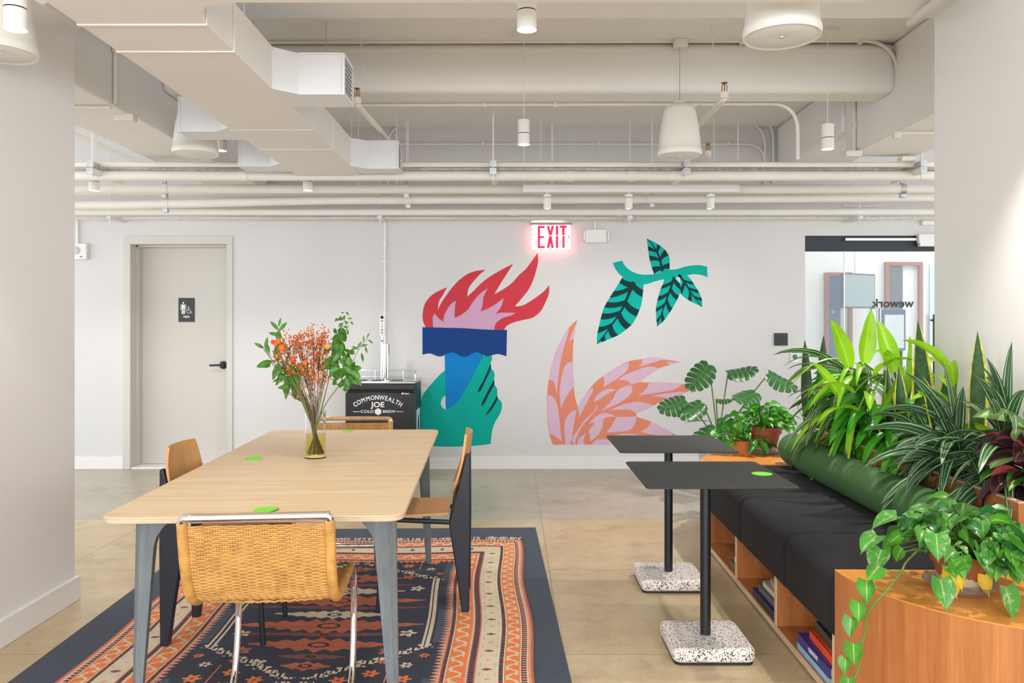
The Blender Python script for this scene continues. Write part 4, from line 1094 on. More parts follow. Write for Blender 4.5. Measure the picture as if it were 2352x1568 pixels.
kil.from_pydata([tuple(p) for p in kv], [], kf)
ca = kil.color_attributes.new('pattern', 'FLOAT_COLOR', 'CORNER')
flat = []
for j in range(ny):
    for i in range(nx):
        c = kcol((i + .5) * KS, (j + .5) * KS); flat += list(c) * 4
ca.data.foreach_set('color', flat)
m_, nt, bs = nmat('woven_kilim')
at = nt.nodes.new('ShaderNodeVertexColor'); at.layer_name = 'pattern'
vv_ = coords(nt)
nn = noise(nt, vv_, 300, 2); n3 = noise(nt, vv_, 7, 3)
sh = ramp(nt, nn, [(.3, (.78, .78, .78, 1)), (.7, (1.18, 1.18, 1.18, 1))]); sh2 = ramp(nt, n3, [(.3, (.9, .9, .92, 1)), (.7, (1.06, 1.05, 1.04, 1))])
nt.links.new(mixrgb(nt, 1, mixrgb(nt, 1, at.outputs[0], sh, 'MULTIPLY'), sh2, 'MULTIPLY'), bs.inputs['Base Color']); bs.inputs['Roughness'].default_value = .95
bump(nt, bs, nn, .4, .002)
kil.materials.append(m_); kil.shade_smooth()
ko = D.objects.new('pile', kil); scene.collection.objects.link(ko)
kt = thing('kilim_rug', 'flat woven rug with orange and cream borders and navy field under the dining table', 'rug')
ko.parent = kt
sm = ko.modifiers.new('thick', 'SOLIDIFY'); sm.thickness = .003
fg = MB(); r4 = random.Random(3)
for i in range(230):
    u = r4.random() * KW_; a0 = kM @ Vector((-u, .010 * math.sin(u * 6) - .004, .013))
    if .12 < (u / KW_) < .20 and r4.random() < .6: continue
    l = .025 + .03 * r4.random() * (1 + .6 * math.sin(u * 9)); dx = (r4.random() - .5) * .03
    fg.tube([a0, a0 + Vector((dx * .5, l * .5, .006)), a0 + Vector((dx, l, -.001))], .0035, 5)
o_ = fg.build('fringe', mat('cream_fringe', S(206, 198, 182), .95), kt, label='cream knotted fringe'); o_['kind'] = 'stuff'

# ================================================================== DINING TABLE
TZ = .74; RZ = .0135
tb_ = thing('dining_table', 'long pale oak dining table with grey tapered legs on the patterned rug', 'table', (-.870, 3.627, 0), R(2.1))
def rrect(hx, hy, r, n=6, cx=0, cy=0):
    out = []
    for (sx, sy_, a0) in ((1, 1, 0), (-1, 1, 90), (-1, -1, 180), (1, -1, 270)):
        for k in range(n + 1):
            a = R(a0 + 90 * k / n); out.append((cx + sx * (hx - r) + r * math.cos(a), cy + sy_ * (hy - r) + r * math.sin(a)))
    return out
MB().prism(rrect(.481, 1.066, .055, 8), TZ - .004, TZ, lambda u, v, w: Vector((u, v, w))).build('tabletop', M['oak'], tb_, smooth=30, bevel=.001)
MB().prism(rrect(.481, 1.066, .055, 8), TZ - .0205, TZ - .0042, lambda u, v, w: Vector((u, v, w))).build('top_edge', M['oakedge'], tb_, smooth=30, bevel=.004)
fr = MB()
for x in (-.40, .40): fr.box(x - .012, x + .012, -.90, .90, TZ - .050, TZ - .021)
for y in (-.9, .9): fr.box(-.40, .40, y - .012, y + .012, TZ - .050, TZ - .021)
fr.build('under_frame', M['leg'], tb_)
for sx in (-1, 1):
    for sy_ in (-1, 1):
        secs = []
        for t in [0, .03, .07, .12, .17, .22, .35, .5, .65, .8, 1.0]:
            z = (TZ - .021) + (RZ - (TZ - .021)) * t
            flare = .085 * max(0, 1 - t / .17) ** 2.2
            w = .078 + (.030 - .078) * t; dpt = .060 + (.030 - .060) * t; ch = .35 * w
            ox_, oy_ = .438 + .012 * t, .905 - .012 * t        # outer corner
            c_ = [(0, -ch), (-ch, 0), (-w - flare, 0), (-w * .95 - flare, -dpt * .7), (-w * .6 , -dpt), (0, -dpt - flare * .4)]
            secs.append([Vector((sx * (ox_ + a), sy_ * (oy_ + b2), z)) for a, b2 in c_])
        MB().loft(secs).build('leg', M['leg'], tb_, smooth=28)

def disc(name, label, c, r, z, rot=0, peel=0.0):
    n = 28; mb = MB(); vs = []
    mb.prism([(r * math.cos(2*math.pi*i/n), r * math.sin(2*math.pi*i/n)) for i in range(n)], 0, .0012, lambda u, v, w: Vector((u, v, w + peel * max(0, (u * math.cos(rot) + v * math.sin(rot)) / r) ** 2)))
    o = mb.build(name, M['sticker'], loc=(c.x, c.y, z)); return tag(o, label, 'sticker')
disc('round_sticker', 'lime green dot on the table left of the vase', G(580, 1054, TZ), .037, TZ + .0004, 1, .006)
disc('round_sticker', 'lime green dot at the far end of the table right of the vase', G(800, 990, TZ), .037, TZ + .0004)
disc('round_sticker', 'lime green dot at the near table edge behind the rattan chair back', G(612, 1171, TZ), .040, TZ + .0004, 0, .006)

# ================================================================== CHAIRS
def profile_path():
    pts = [(-.035, .758), (-.022, .69), (-.004, .62), (.02, .56), (.055, .512), (.105, .484), (.18, .470), (.30, .463), (.42, .461), (.50, .457)]
    return smooth_path([(0, y, z) for y, z in pts], 6)
def make_rattan(label, loc, rotz):
    o = thing('rattan_chair', label, 'chair', loc, rotz)
    HW = .213
    path = profile_path()
    def at(s):
        L = 0
        for i in range(len(path) - 1):
            l = (path[i+1] - path[i]).length
            if L + l >= s: return path[i].lerp(path[i+1], (s - L) / l), (path[i+1] - path[i]).normalized()
            L += l
        return path[-1], (path[-1] - path[-2]).normalized()
    total = sum((path[i+1] - path[i]).length for i in range(len(path) - 1))
    # chrome frame: arcs and runners, left and right, plus cross tubes
    for sx in (-1, 1):
        x = sx * HW
        side = [Vector((x, p.y, p.z)) for p in path]
        front = smooth_path([side[-2], side[-1], (x, .55, .447), (x, .60, .412), (x, .625, .35), (x, .627, .25), (x, .605, .14), (x, .57, .055), (x, .52, .018), (x, .46, .0135)], 5)
        fr = MB(); fr.tube(front, .0125, 14)
        fr.tube([(x, .46, .0135), (x, -.02, .0135)], .0125, 14)
        fr.build('leg', M['chrome'], o, smooth=60, label='chrome cantilever tube')
        # rattan-wound side rail
        wr = MB(); n = int(total / .0022); pts = []; rs = []
        for i in range(n + 1):
            p, _ = at(total * (.0 + 1.0 * i / n)); pts.append((x, p.y, p.z)); rs.append(.0165 if i % 3 else .0148)
        wr.tube(pts, rs, 10); wr.build('wrapped_rail', M['rattan'], o, smooth=80)
    tt = MB(); tp_ = path[0]
    tt.tube(fillet([(-HW, tp_.y, tp_.z - .012), (-HW, tp_.y - .004, tp_.z + .012), (-HW + .03, tp_.y - .010, tp_.z + .014), (HW - .03, tp_.y - .010, tp_.z + .014), (HW, tp_.y - .004, tp_.z + .012), (HW, tp_.y, tp_.z - .012)], .035), .0125, 14)
    tt.build('top_tube', M['chrome'], o, smooth=60, label='chrome top tube')
    bt = MB(); bt.tube([(-HW, -.02, .0135), (HW, -.02, .0135)], .0125, 14); bt.build('floor_tube', M['chrome'], o, smooth=60)
    # weave: alternating weft strands over paired warps
    we = MB(); pitch = .0063; nrow = int(total * .975 / pitch); nw = 18
    for j in range(nrow):
        s = total * .02 + j * pitch; p, tg = at(s); nr = Vector((0, -tg.z, tg.y))
        pts = []; m_n = nw * 2
        for k in range(m_n + 1):
            x = -HW + 2 * HW * k / m_n
            e = min(1, (HW - abs(x)) / .03)
            off = .0034 * (1 if ((k // 1) + j) % 2 else -1) * (1 if k % 2 else 0) * e if False else .0030 * math.cos(math.pi * (k / 2 + j)) * e
            sag = .010 * math.sin(math.pi * k / m_n)
            pts.append(Vector((x, p.y, p.z)) + nr * off - Vector((0, 0, sag if p.y > .1 else 0)))
        we.tube(pts, .0029, 5, caps=False)
    for k in range(1, nw):
        x = -HW + 2 * HW * k / nw
        for dx in (-.0028, .0028):
            pts = []
            for i in range(41):
                p, _ = at(total * (.02 + .975 * i / 40)); sag = .010 * math.sin(math.pi * k / nw)
                pts.append((x + dx, p.y, p.z - (sag if p.y > .1 else 0)))
            we.tube(pts, .0026, 5, caps=False)
    we.build('woven_seat_and_back', M['rattan'], o, smooth=80)
    tr = MB(); n = 150; tr.tube([(-HW + 2 * HW * i / n, tp_.y + .013, tp_.z + .015) for i in range(n + 1)], [.009 if i % 2 else .0078 for i in range(n + 1)], 8)
    tr.build('wrapped_top', M['rattan'], o, smooth=80)
    return o
c1 = make_rattan('rattan and chrome chair with its woven back to the camera, near table end', (-.757, 2.41, RZ), R(5))
c2 = copy_tree(c1); c2.location = (-.945, 4.82, RZ); c2.rotation_euler[2] = R(182)
c2['label'] = 'rattan and chrome cantilever chair at the far table end, only its top edge showing'

def make_standard(label, loc, rotz):
    """plywood and bent steel chair; sits facing +y, rear legs at y=0"""
    o = thing('plywood_chair', label, 'chair', loc, rotz)
    hw = .165
    prof = [(0, 0), (.036, 0), (.060, .18), (.090, .375), (.094, .40), (.090, .43), (.014, .735), (.003, .738), (-.002, .73), (-.004, .40)]
    for sx in (-1, 1):
        m = MB(); mid = []
        # hollow triangular plate: thick in the middle, closed at the edges
        m.prism(prof, sx * hw - .016, sx * hw + .016, lambda u, v, w: Vector((w, u, v)))
        m.build('rear_leg', M['navy'], o, bevel=.007, seg=3)
        m = MB()
        m.tube(fillet([(sx * (hw - .0), .075, .415), (sx * hw, .40, .432), (sx * hw, .425, .0)], .05, 8), .0115, 12)
        m.build('front_leg', M['navy'], o, smooth=50)
    m = MB(); m.tube([(-hw, .085, .415), (hw, .085, .415)], .0115, 10); m.tube([(-hw, .36, .430), (hw, .36, .430)], .010, 10)
    m.build('seat_frame', M['navy'], o, smooth=50)
    m = MB()
    for sx in (-1, 1): m.tube([(sx * (hw - .03), .085, .415), (sx * (hw - .03), .078, .47), (sx * (hw - .03), .046, .575)], .0105, 10)
    m.build('back_support', M['navy'], o, smooth=50)
    def plate(name, W_, fn, nx_=14, ny_=12, th=.011):
        mb = MB(); vs = []
        for side in (0, 1):
            for j in range(ny_ + 1):
                for i in range(nx_ + 1): vs.append(fn(i / nx_ * 2 - 1, j / ny_, side * th))
        a = (nx_ + 1); N = a * (ny_ + 1); fs = []
        for j in range(ny_):
            for i in range(nx_):
                q0 = j * a + i; fs.append((q0, q0 + 1, q0 + a + 1, q0 + a)); fs.append((N + q0, N + q0 + a, N + q0 + a + 1, N + q0 + 1))
        for i in range(nx_): fs.append((i, N + i, N + i + 1, i + 1)); k = ny_ * a + i; fs.append((k, k + 1, N + k + 1, N + k))
        for j in range(ny_): k = j * a; fs.append((k, k + a, N + k + a, N + k)); k = j * a + nx_; fs.append((k, N + k, N + k + a, k + a))
        mb.add(vs, fs); return mb.build(name, M['oak2'], o, smooth=40)
    def seatf(u, t, h):
        y = .097 + .363 * t; w = .200 - .030 * (1 - t)
        rr = 1.0
        if t > .8: rr = math.sqrt(max(0.0, 1 - ((t - .8) / .2) ** 2 * .35))
        z = .4465 + h + .010 * math.sin(math.pi * min(1, t * 1.1)) * -.6 - (.030 * max(0, (t - .82) / .18) ** 2) + .006 * u * u
        return Vector((u * w * rr, y, z))
    plate('seat', .4, seatf)
    def backf(u, t, h):
        z = .545 + .275 * t; w = .178
        if t > .55: w *= math.sqrt(max(0, 1 - ((t - .55) / .45) ** 2 * .42))
        if t < .2: w *= math.sqrt(max(0, 1 - ((.2 - t) / .2) ** 2 * .25))
        y = .052 - .066 * t + .026 * u * u + h - .012 * math.sin(math.pi * t)
        return Vector((u * w, y, z))
    plate('backrest', .4, backf)
    return o
c3 = make_standard('plywood chair with blue-black steel legs tucked in on the left side of the table', (-1.465, 3.53, RZ), R(-90))
c4 = copy_tree(c3); c4.location = (-.205, 3.93, RZ); c4.rotation_euler[2] = R(92)
c4['label'] = 'plywood chair with blue-black steel legs standing on the right side of the table'

# ================================================================== SIDE TABLES
def side_table(label, x, y):
    o = thing('side_table', label, 'table', (x, y, 0))
    MB().prism(rrect(.293, .293, .022), .726, .733, lambda u, v, w: Vector((u, v, w))).build('tabletop', M['tabletop'], o, bevel=.002)
    MB().tube([(0, 0, .06), (0, 0, .727)], .0215, 24).build('pole', M['blackm'], o, smooth=40)
    pl = MB(); pl.lathe([(.0, .718), (.09, .718), (.09, .7255), (.0, .7255)], seg=24); pl.build('mounting_plate', M['blackm'], o, smooth=40)
    MB().prism(rrect(.165, .165, .035), .008, .066, lambda u, v, w: Vector((u, v, w))).build('base', M['terrazzo'], o, bevel=.018, seg=5, label='speckled terrazzo base')
    MB().prism(rrect(.158, .158, .03), .0, .0085, lambda u, v, w: Vector((u, v, w))).build('base_pad', M['black'], o)
    return o
side_table('far black pedestal table with square top and speckled terrazzo base', .818, 4.21)
side_table('near black pedestal table with terrazzo base and a green dot on top', .805, 3.352)
disc('round_sticker', 'lime green dot on the near black pedestal table', G(1750, 1088, .733), .042, .7334)

# ================================================================== BENCH + PLANTER
BO = Vector((1.140, 2.846, 0)); BA = R(-1.0)
bench = thing('bench', 'built-in wooden bench with open book shelves, charcoal seat and curved ends', 'bench', BO, BA)
LB = 2.14; RB = .62; BX = .92; BT = .487
def quarter(near, z0, z1, name, m, inset=0.0, bevel=.002, label=None):
    mb = MB(); pts = []
    if near:
        pts = [(BX, 0), (inset, 0)] + [(RB - (RB - inset) * math.cos(R(t)), -(RB - inset) * math.sin(R(t))) for t in range(3, 91, 3)] + [(BX, -RB + inset)]
    else:
        pts = [(BX, LB), (inset, LB)] + [(RB - (RB - inset) * math.cos(R(t)), LB + (RB - inset) * math.sin(R(t))) for t in range(3, 91, 3)] + [(BX, LB + RB - inset)]
    mb.prism(pts, z0, z1, lambda u, v, w: Vector((u, v, w)))
    return mb.build(name, m, bench, smooth=25, label=label)
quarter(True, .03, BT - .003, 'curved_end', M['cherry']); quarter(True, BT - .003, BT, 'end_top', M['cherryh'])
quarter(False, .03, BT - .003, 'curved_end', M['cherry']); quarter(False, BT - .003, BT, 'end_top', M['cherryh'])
quarter(True, .0, .03, 'plinth', M['black'], .02); quarter(False, .0, .03, 'plinth', M['black'], .02)
MB().box(.02, .60, .0, LB, 0, .012).build('plinth', M['black'], bench)
MB().box(.004, .62, .0, LB, .012, .036).build('bottom_shelf', M['cherry'], bench)
MB().box(.0, .0045, .0, LB, .010, .037).build('shelf_edge', M['ply'], bench, label='pale plywood edge')
MB().box(.60, .62, .0, LB, .036, .25).build('back_panel', M['cherry'], bench)
for i, y in enumerate((.012, .68, 1.345, 2.01)):
    MB().box(.004, .60, y - .011, y + .011, .036, .25).build('divider', M['cherry'], bench)
    MB().box(.0, .0045, y - .0115, y + .0115, .037, .25).build('divider_edge', M['ply'], bench, label='pale plywood edge')
def cushion(y0, y1):
    mb = MB(); r = .055; secs = []
    def sec(y, sc):
        z0, z1, x0, x1 = .245 , BT - .004, -.012, .655
        d = (1 - sc) * .02
        pts = [(x0 + .015 + d, z0), (x0 + d, z0 + .02)]
        for k in range(7):
            a = R(180 - 90 * k / 6); pts.append((x0 + d + r + r * math.cos(a), z1 - d * .8 - r + r * math.sin(a)))
        pts += [(x1, z1 - d * .4), (x1, z0)]
        return [Vector((px, y, pz)) for px, pz in pts]
    for t, sc in ((0, .45), (.008, .75), (.022, .93), (.045, 1)): secs.append(sec(y0 + t, sc))
    for t, sc in ((.045, 1), (.022, .93), (.008, .75), (0, .45)): secs.append(sec(y1 - t, sc))
    mb.loft(secs); return mb.build('seat_cushion', M['fabric'], bench, smooth=50)
for y0, y1 in ((.002, .52), (.52, 1.22), (1.22, LB - .002)): cushion(y0, y1)

pl = thing('planter', 'long wooden planter trough with pale edge running behind the bench', 'planter', BO, BA)
PX0, PX1, PY0, PY1, PZ = .655, .905, .02, 2.02, .722
MB().box(PX0, PX0 + .018, PY0, PY1, .0, PZ - .004).build('front_panel', M['cherry'], pl)
MB().box(PX1 - .018, PX1, PY0, PY1, .0, PZ).build('rear_panel', M['cherry'], pl)
MB().box(PX0 + .018, PX1 - .018, PY0, PY0 + .018, .0, PZ - .004).build('end_panel', M['cherry'], pl)
MB().box(PX0 + .018, PX1 - .018, PY1 - .018, PY1, .0, PZ - .004).build('end_panel', M['cherry'], pl)
MB().box(PX0 - .001, PX0 + .022, PY0 - .001, PY1 + .001, PZ - .004, PZ + .002).build('top_edge', M['ply'], pl, label='pale plywood edge')
MB().box(PX0 + .018, PX1 - .018, PY0 + .018, PY1 - .018, .4, PZ - .055).build('soil', M['soil'], pl, label='dark potting soil')

def bolster(label, y0, y1, x, r=.098, z=None):
    z = z or BT + r - .006; mb = MB(); pts = []; rs = []
    for t, s in ((0, .0), (.004, .45), (.012, .68), (.028, .86), (.05, .96), (.08, 1)): pts.append((x, y0 + t, z)); rs.append(max(.001, r * s))
    n = 30
    for i in range(1, n): 
        t = i / n; pts.append((x, y0 + .08 + (y1 - y0 - .16) * t, z)); rs.append(r * (1 + .004 * math.sin(t * 17)))
    for t, s in ((.08, 1), (.05, .96), (.028, .86), (.012, .68), (.004, .45), (0, .0)): pts.append((x, y1 - t, z)); rs.append(max(.001, r * s))
    mb.tube(pts, rs, 36); o = mb.build('bolster_cushion', M['green'], smooth=80)
    o.location = BO; o.rotation_euler[2] = BA
    return tag(o, label, 'cushion')
bolster('long green cylindrical bolster lying on the bench against the planter', .03, 1.92, .556)
bolster('shorter green bolster behind the far end of the long one', 1.95, 2.24, .575)

# ---- books
def book(label, group, x, y, z, w, h, t, cov, rz=0, title=None, tcol=None, tilt=0):
    """lying flat: spine faces -x (towards the aisle), page block towards +x and both ends"""
    p = BO + Matrix.Rotation(BA, 3, 'Z') @ Vector((x, y, z))
    o = thing('book', label, 'book', p, BA + rz, group)
    if tilt: o.rotation_euler[1] = tilt
    c = MB(); c.box(0, w, 0, h, 0, .003); c.box(0, w, 0, h, t - .003, t); c.box(0, .004, 0, h, 0, t)
    cm = mat('cover', cov, .45, var=.05)
    c.build('cover', cm, o, bevel=.001)
    MB().box(.004, w - .005, .004, h - .004, .003, t - .003).build('pages', M['paper'], o)
    if title:
        tx = MB(); tx.text(title, t * .62, Matrix(((0,0,-1,-.0006),(-1,0,0,h/2),(0,1,0,t/2),(0,0,0,1))), ext=.0004, bold=.0006)
        tx.build('title', mat('title_ink', tcol or S(235, 232, 225), .5), o, label='spine title')
    return o
def rotz_book(): pass
zS = .0365
g1 = 'books stacked in the nearest shelf bay'
yb = .085
book('light blue book, lowest in the near shelf stack', g1, .012, yb, zS, .21, .345, .027, S(150, 190, 224))
book('purple-blue book with CREATIVE on its spine in the near shelf stack', g1, .015, yb, zS + .0275, .21, .345, .036, S(62, 56, 138), 0, 'CREATIVE', S(236, 232, 240))
book('bright orange book third up in the near shelf stack', g1, .030, yb - .02, zS + .064, .19, .305, .034, S(236, 84, 28), R(-2))
book('dark grey book on top of the near shelf stack', g1, .045, yb - .02, zS + .0985, .18, .290, .040, S(66, 60, 58), R(-3))
g2 = 'books stacked in the middle shelf bay'
yb = .725
book('navy book at the bottom of the middle shelf stack', g2, .015, yb, zS, .22, .36, .034, S(34, 44, 74))
book('slate grey book second in the middle shelf stack', g2, .03, yb, zS + .0345, .20, .31, .032, S(98, 104, 112))
book('cream book third in the middle shelf stack', g2, .04, yb + .005, zS + .067, .18, .27, .028, S(214, 196, 168))
book('pale beige book leaning tilted on top of the middle shelf stack', g2, .045, yb + .0, zS + .0975, .15, .20, .030, S(200, 188, 172), R(-4), None, None, R(-14))
g3 = 'books stacked in the far shelf bay'
yb = 1.375
book('olive grey book at the bottom of the far shelf stack', g3, .03, yb, zS, .18, .20, .028, S(110, 104, 84))
book('white book in the middle of the far shelf stack', g3, .04, yb, zS + .0285, .17, .15, .028, S(208, 204, 200))
book('off-white book on top of the far shelf stack', g3, .06, yb, zS + .057, .15, .06, .045, S(220, 214, 204))

# ================================================================== PLANTS
UPV = Vector((0, 0, 1))
def leaf(mb, base, d, length, width, droop=1.0, prof='strap', fold=.25, n=9, m=4, side=None, wave=0.0, rn=None, roll=0):
    """one leaf blade: a spine that bends under its weight, a folded cross section, UV across the blade"""
    d = Vector(d).normalized(); p = Vector(base); vs = []; uv = []
    if side is None:
        side = d.cross(UPV)
        if side.length < .08: side = Vector((1, 0, 0)) if rn is None else Vector((rn.random() - .5, rn.random() - .5, 0))
    side = Vector(side); side = (side - d * side.dot(d)).normalized()
    if roll: side = (Matrix.Rotation(R(roll), 3, d) @ side).normalized()
    ph = rn.random() * 6 if rn else 0
    for j in range(n + 1):
        t = j / n
        if prof == 'strap': w = math.sin(math.pi * min(1, (t * .93 + .07)) ** .8) ** .7 if t < 1 else 0
        elif prof == 'sword': w = (.60 + .40 * min(1, t / .45)) * (1 - max(0, (t - .40) / .60) ** 2.3)
        elif prof == 'heart': w = (math.sin(math.pi * min(1, t + .10) ** .62) ** .8 if t < .93 else max(0, (1 - t)) * 3.2)
        else: w = math.sin(math.pi * (t * .96 + .04)) ** .85 if t < 1 else 0
        w = max(0, w) * width / 2
        nr = side.cross(d).normalized()
        for i in range(m + 1):
            u = i / m * 2 - 1
            back = Vector((0, 0, 0))
            if prof == 'heart' and t < .12: back = -d * (abs(u) * length * .13 * (1 - t / .12))
            off = side * (u * w * math.cos(fold)) + nr * (abs(u) * w * math.sin(fold)) + nr * (wave * w * math.sin(t * 9 + ph) * u)
            vs.append(p + off + back); uv.append((i / m, t))
        d = (d + Vector((0, 0, -1)) * droop / n).normalized()
        side = (side - d * side.dot(d)).normalized()
        p = p + d * length / n
    fs = []
    for j in range(n):
        for i in range(m):
            a = j * (m + 1) + i; fs.append((a, a + 1, a + m + 2, a + m + 1))
    mb.add(vs, fs, uv)
def azd(az, el): return Vector((math.cos(R(az)) * math.cos(R(el)), math.sin(R(az)) * math.cos(R(el)), math.sin(R(el))))

g_ = lambda r, g, b: S(r, g, b)
L = {}
L['lime'] = leafmat('lime_leaf', [(0, g_(206, 236, 90)), (.12, g_(158, 214, 34)), (1, g_(150, 208, 26))], .4, .18, .35)
L['stripe'] = leafmat('striped_leaf', [(0, g_(36, 92, 30)), (.30, g_(28, 84, 26)), (.38, g_(206, 222, 160)), (.48, g_(190, 212, 140)), (.55, g_(34, 92, 32)), (.86, g_(30, 86, 28)), (1, g_(190, 212, 130))], .3, .25, .2)
L['stripe2'] = leafmat('white_striped_leaf', [(0, g_(170, 190, 150)), (.07, g_(58, 98, 58)), (.52, g_(46, 88, 50)), (.60, g_(196, 210, 180)), (.68, g_(190, 204, 174)), (.76, g_(44, 86, 48)), (1, g_(56, 100, 56))], .3, .22, .15)
L['fresh'] = leafmat('fresh_leaf', [(0, g_(150, 206, 70)), (.1, g_(72, 168, 36)), (1, g_(58, 152, 30))], .35, .3, .3)
L['deep'] = leafmat('deep_leaf', [(0, g_(84, 140, 66)), (.1, g_(34, 92, 36)), (1, g_(26, 80, 32))], .32, .3, .2)
L['snake'] = leafmat('snake_leaf', [(0, g_(58, 92, 50)), (.74, g_(44, 80, 42)), (.78, g_(206, 200, 64)), (1, g_(212, 206, 74))], .4, .45, .08, 24)
L['snaked'] = leafmat('dark_snake_leaf', [(0, g_(40, 62, 34)), (1, g_(28, 52, 26))], .4, .5, .05, 30)
L['croton'] = leafmat('croton_leaf', [(0, g_(200, 90, 92)), (.07, g_(90, 36, 44)), (.3, g_(44, 32, 36)), (.9, g_(50, 34, 38)), (1, g_(140, 50, 58))], .32, .5, .12, 14)
L['crotonr'] = leafmat('croton_red_leaf', [(0, g_(250, 150, 150)), (.15, g_(224, 92, 98)), (1, g_(196, 74, 84))], .32, .4, .2, 14)
L['crotong'] = leafmat('croton_green_leaf', [(0, g_(240, 220, 70)), (.10, g_(226, 206, 60)), (.16, g_(52, 110, 38)), (1, g_(38, 96, 34))], .32, .4, .15, 14)
L['rubber'] = leafmat('rubber_leaf', [(0, g_(222, 226, 120)), (.06, g_(140, 172, 100)), (1, g_(112, 150, 84))], .35, .2, .2)
L['silver'] = leafmat('lit_pale_leaf', [(0, g_(140, 180, 130)), (.2, g_(214, 224, 208)), (.8, g_(222, 230, 216)), (1, g_(90, 140, 84))], .35, .15, .25)  # pale tone is bright lamp light put into the leaf colour
L['pothos'] = leafmat('pothos_leaf', [(0, g_(196, 222, 140)), (.08, g_(92, 166, 52)), (1, g_(74, 150, 44))], .3, .35, .3, 20)
L['pothosv'] = leafmat('variegated_pothos_leaf', [(0, g_(196, 216, 150)), (.06, g_(84, 156, 62)), (1, g_(76, 146, 56))], .28, .2, .25, 26, (S(206, 222, 176), 38))
L['pothosd'] = leafmat('dark_pothos_leaf', [(0, g_(150, 196, 130)), (.08, g_(54, 122, 62)), (1, g_(46, 110, 56))], .3, .35, .2, 20)
L['yellow'] = leafmat('yellowed_leaf', [(0, g_(246, 214, 70)), (1, g_(236, 184, 24))], .45, .2, .25, 18)
L['monst'] = leafmat('monstera_leaf', [(0, g_(136, 180, 110)), (.05, g_(56, 108, 52)), (1, g_(46, 96, 46))], .3, .2, .15)

def PLW(x, y, z):      # bench/planter frame -> world
    return BO + Matrix.Rotation(BA, 3, 'Z') @ Vector((x, y, z))
SOIL = PZ - .055
def plant(name, label, cat, loc, group=None): return thing(name, label, cat, loc, 0, group)

def crown(o, lm_, n, lengths, width, els, droop, seed, h0=.0, h1=.3, azr=(0, 360), prof='strap', fold=.3, wave=.04, name='foliage', label=None, nn=9, stem=True, sr=.011, xmax=2.07):
    rn = random.Random(seed); mb = MB()
    for i in range(n):
        t = i / max(1, n - 1)
        az = azr[0] + (azr[1] - azr[0]) * ((i * .381966) % 1.0) + rn.uniform(-8, 8)
        el = els[0] + (els[1] - els[0]) * t + rn.uniform(-7, 7)
        ln = lengths[0] + (lengths[1] - lengths[0]) * rn.random()
        if o.location.x + math.cos(R(az)) * math.cos(R(max(-20, el - 25 * droop))) * ln + width * .5 > xmax: az = 180 - az + rn.uniform(-25, 25)
        leaf(mb, (0, 0, h0 + (h1 - h0) * t), azd(az, el), ln, width * rn.uniform(.8, 1.15), droop * rn.uniform(.7, 1.3), prof, fold, nn, 4, rn=rn, wave=wave, roll=rn.gauss(0, 34))
    f = mb.build(name, lm_, o, smooth=80, label=label)
    if stem: MB().tube([(0, 0, -.02), (.004, 0, h1 * .5), (0, 0, h1 + .01)], [sr * 1.2, sr, sr * .8], 8).build('stem', M['stem'], o, smooth=60)
    return f

# --- striped arching dracaena, far left of planter
o = plant('dracaena', 'green striped dracaena with long arching leaves at the far end of the planter', 'plant', PLW(.78, 1.72, SOIL))
crown(o, L['stripe'], 66, (.34, .54), .050, (-5, 62), 1.9, 11, .06, .34, prof='strap', fold=.22)
o = plant('dracaena', 'fresh green dracaena with drooping arching leaves spilling over the far planter edge', 'plant', PLW(.73, 1.50, SOIL))
crown(o, L['lime'], 16, (.34, .50), .040, (10, 55), 2.3, 13, .15, .46, azr=(120, 330), name='lime_leaves', stem=False, label='thin lime arching leaves')
crown(o, L['fresh'], 26, (.26, .42), .060, (5, 60), 2.2, 12, .04, .36, azr=(120, 330))
# --- lime dracaena
o = plant('dracaena', 'bright lime dracaena with broad upright leaves, tallest plant of the planter', 'plant', PLW(.80, 1.28, SOIL))
mb = MB(); lst = MB(); rn = random.Random(5)
for (px, py, Y, el, az, ln, wd_) in ((1950, 830, 4.15, 72, 200, .30, .09), (1985, 820, 4.12, 84, 10, .30, .095), (2010, 850, 4.10, 60, 320, .24, .09), (2055, 840, 4.1, 78, 150, .30, .095), (2075, 900, 4.0, 86, 0, .34, .09), (2110, 850, 4.1, 55, 20, .30, .09), (2130, 860, 4.05, 40, 5, .26, .06), (1960, 890, 4.1, 45, 190, .30, .065), (1970, 930, 4.0, 30, 200, .30, .06), (2000, 900, 4.0, 35, 245, .30, .06), (2020, 960, 3.95, 75, 330, .34, .09), (2090, 960, 3.98, 65, 20, .30, .06), (1930, 900, 4.15, 62, 185, .26, .06)):
    p = W(px, py + 14, Y) - o.location; leaf(mb, p, azd(az, el), ln * .92, wd_, .6 if el > 60 else 1.5, 'strap', .38, 12, 4, rn=rn, side=Vector((1, .35, 0)) if el > 60 else None, wave=.12, roll=rn.gauss(0, 16)); lst.tube(smooth_path([(0.02, 0, .30), (p.x * .5, p.y * .5, .42), tuple(p)], 4), .005, 6)
mb.build('foliage', L['lime'], o, smooth=80); lst.build('leaf_stalks', M['stem'], o, smooth=60)
mb = MB()
for dx, dy, t_ in ((-.05, .02, .45), (.02, 0, .55), (.07, -.02, .42)): mb.tube([(0, 0, -.02), (dx * .5, dy, t_ * .5), (dx, dy, t_)], [.012, .010, .008], 8)
mb.build('stem', M['stem'], o, smooth=60)
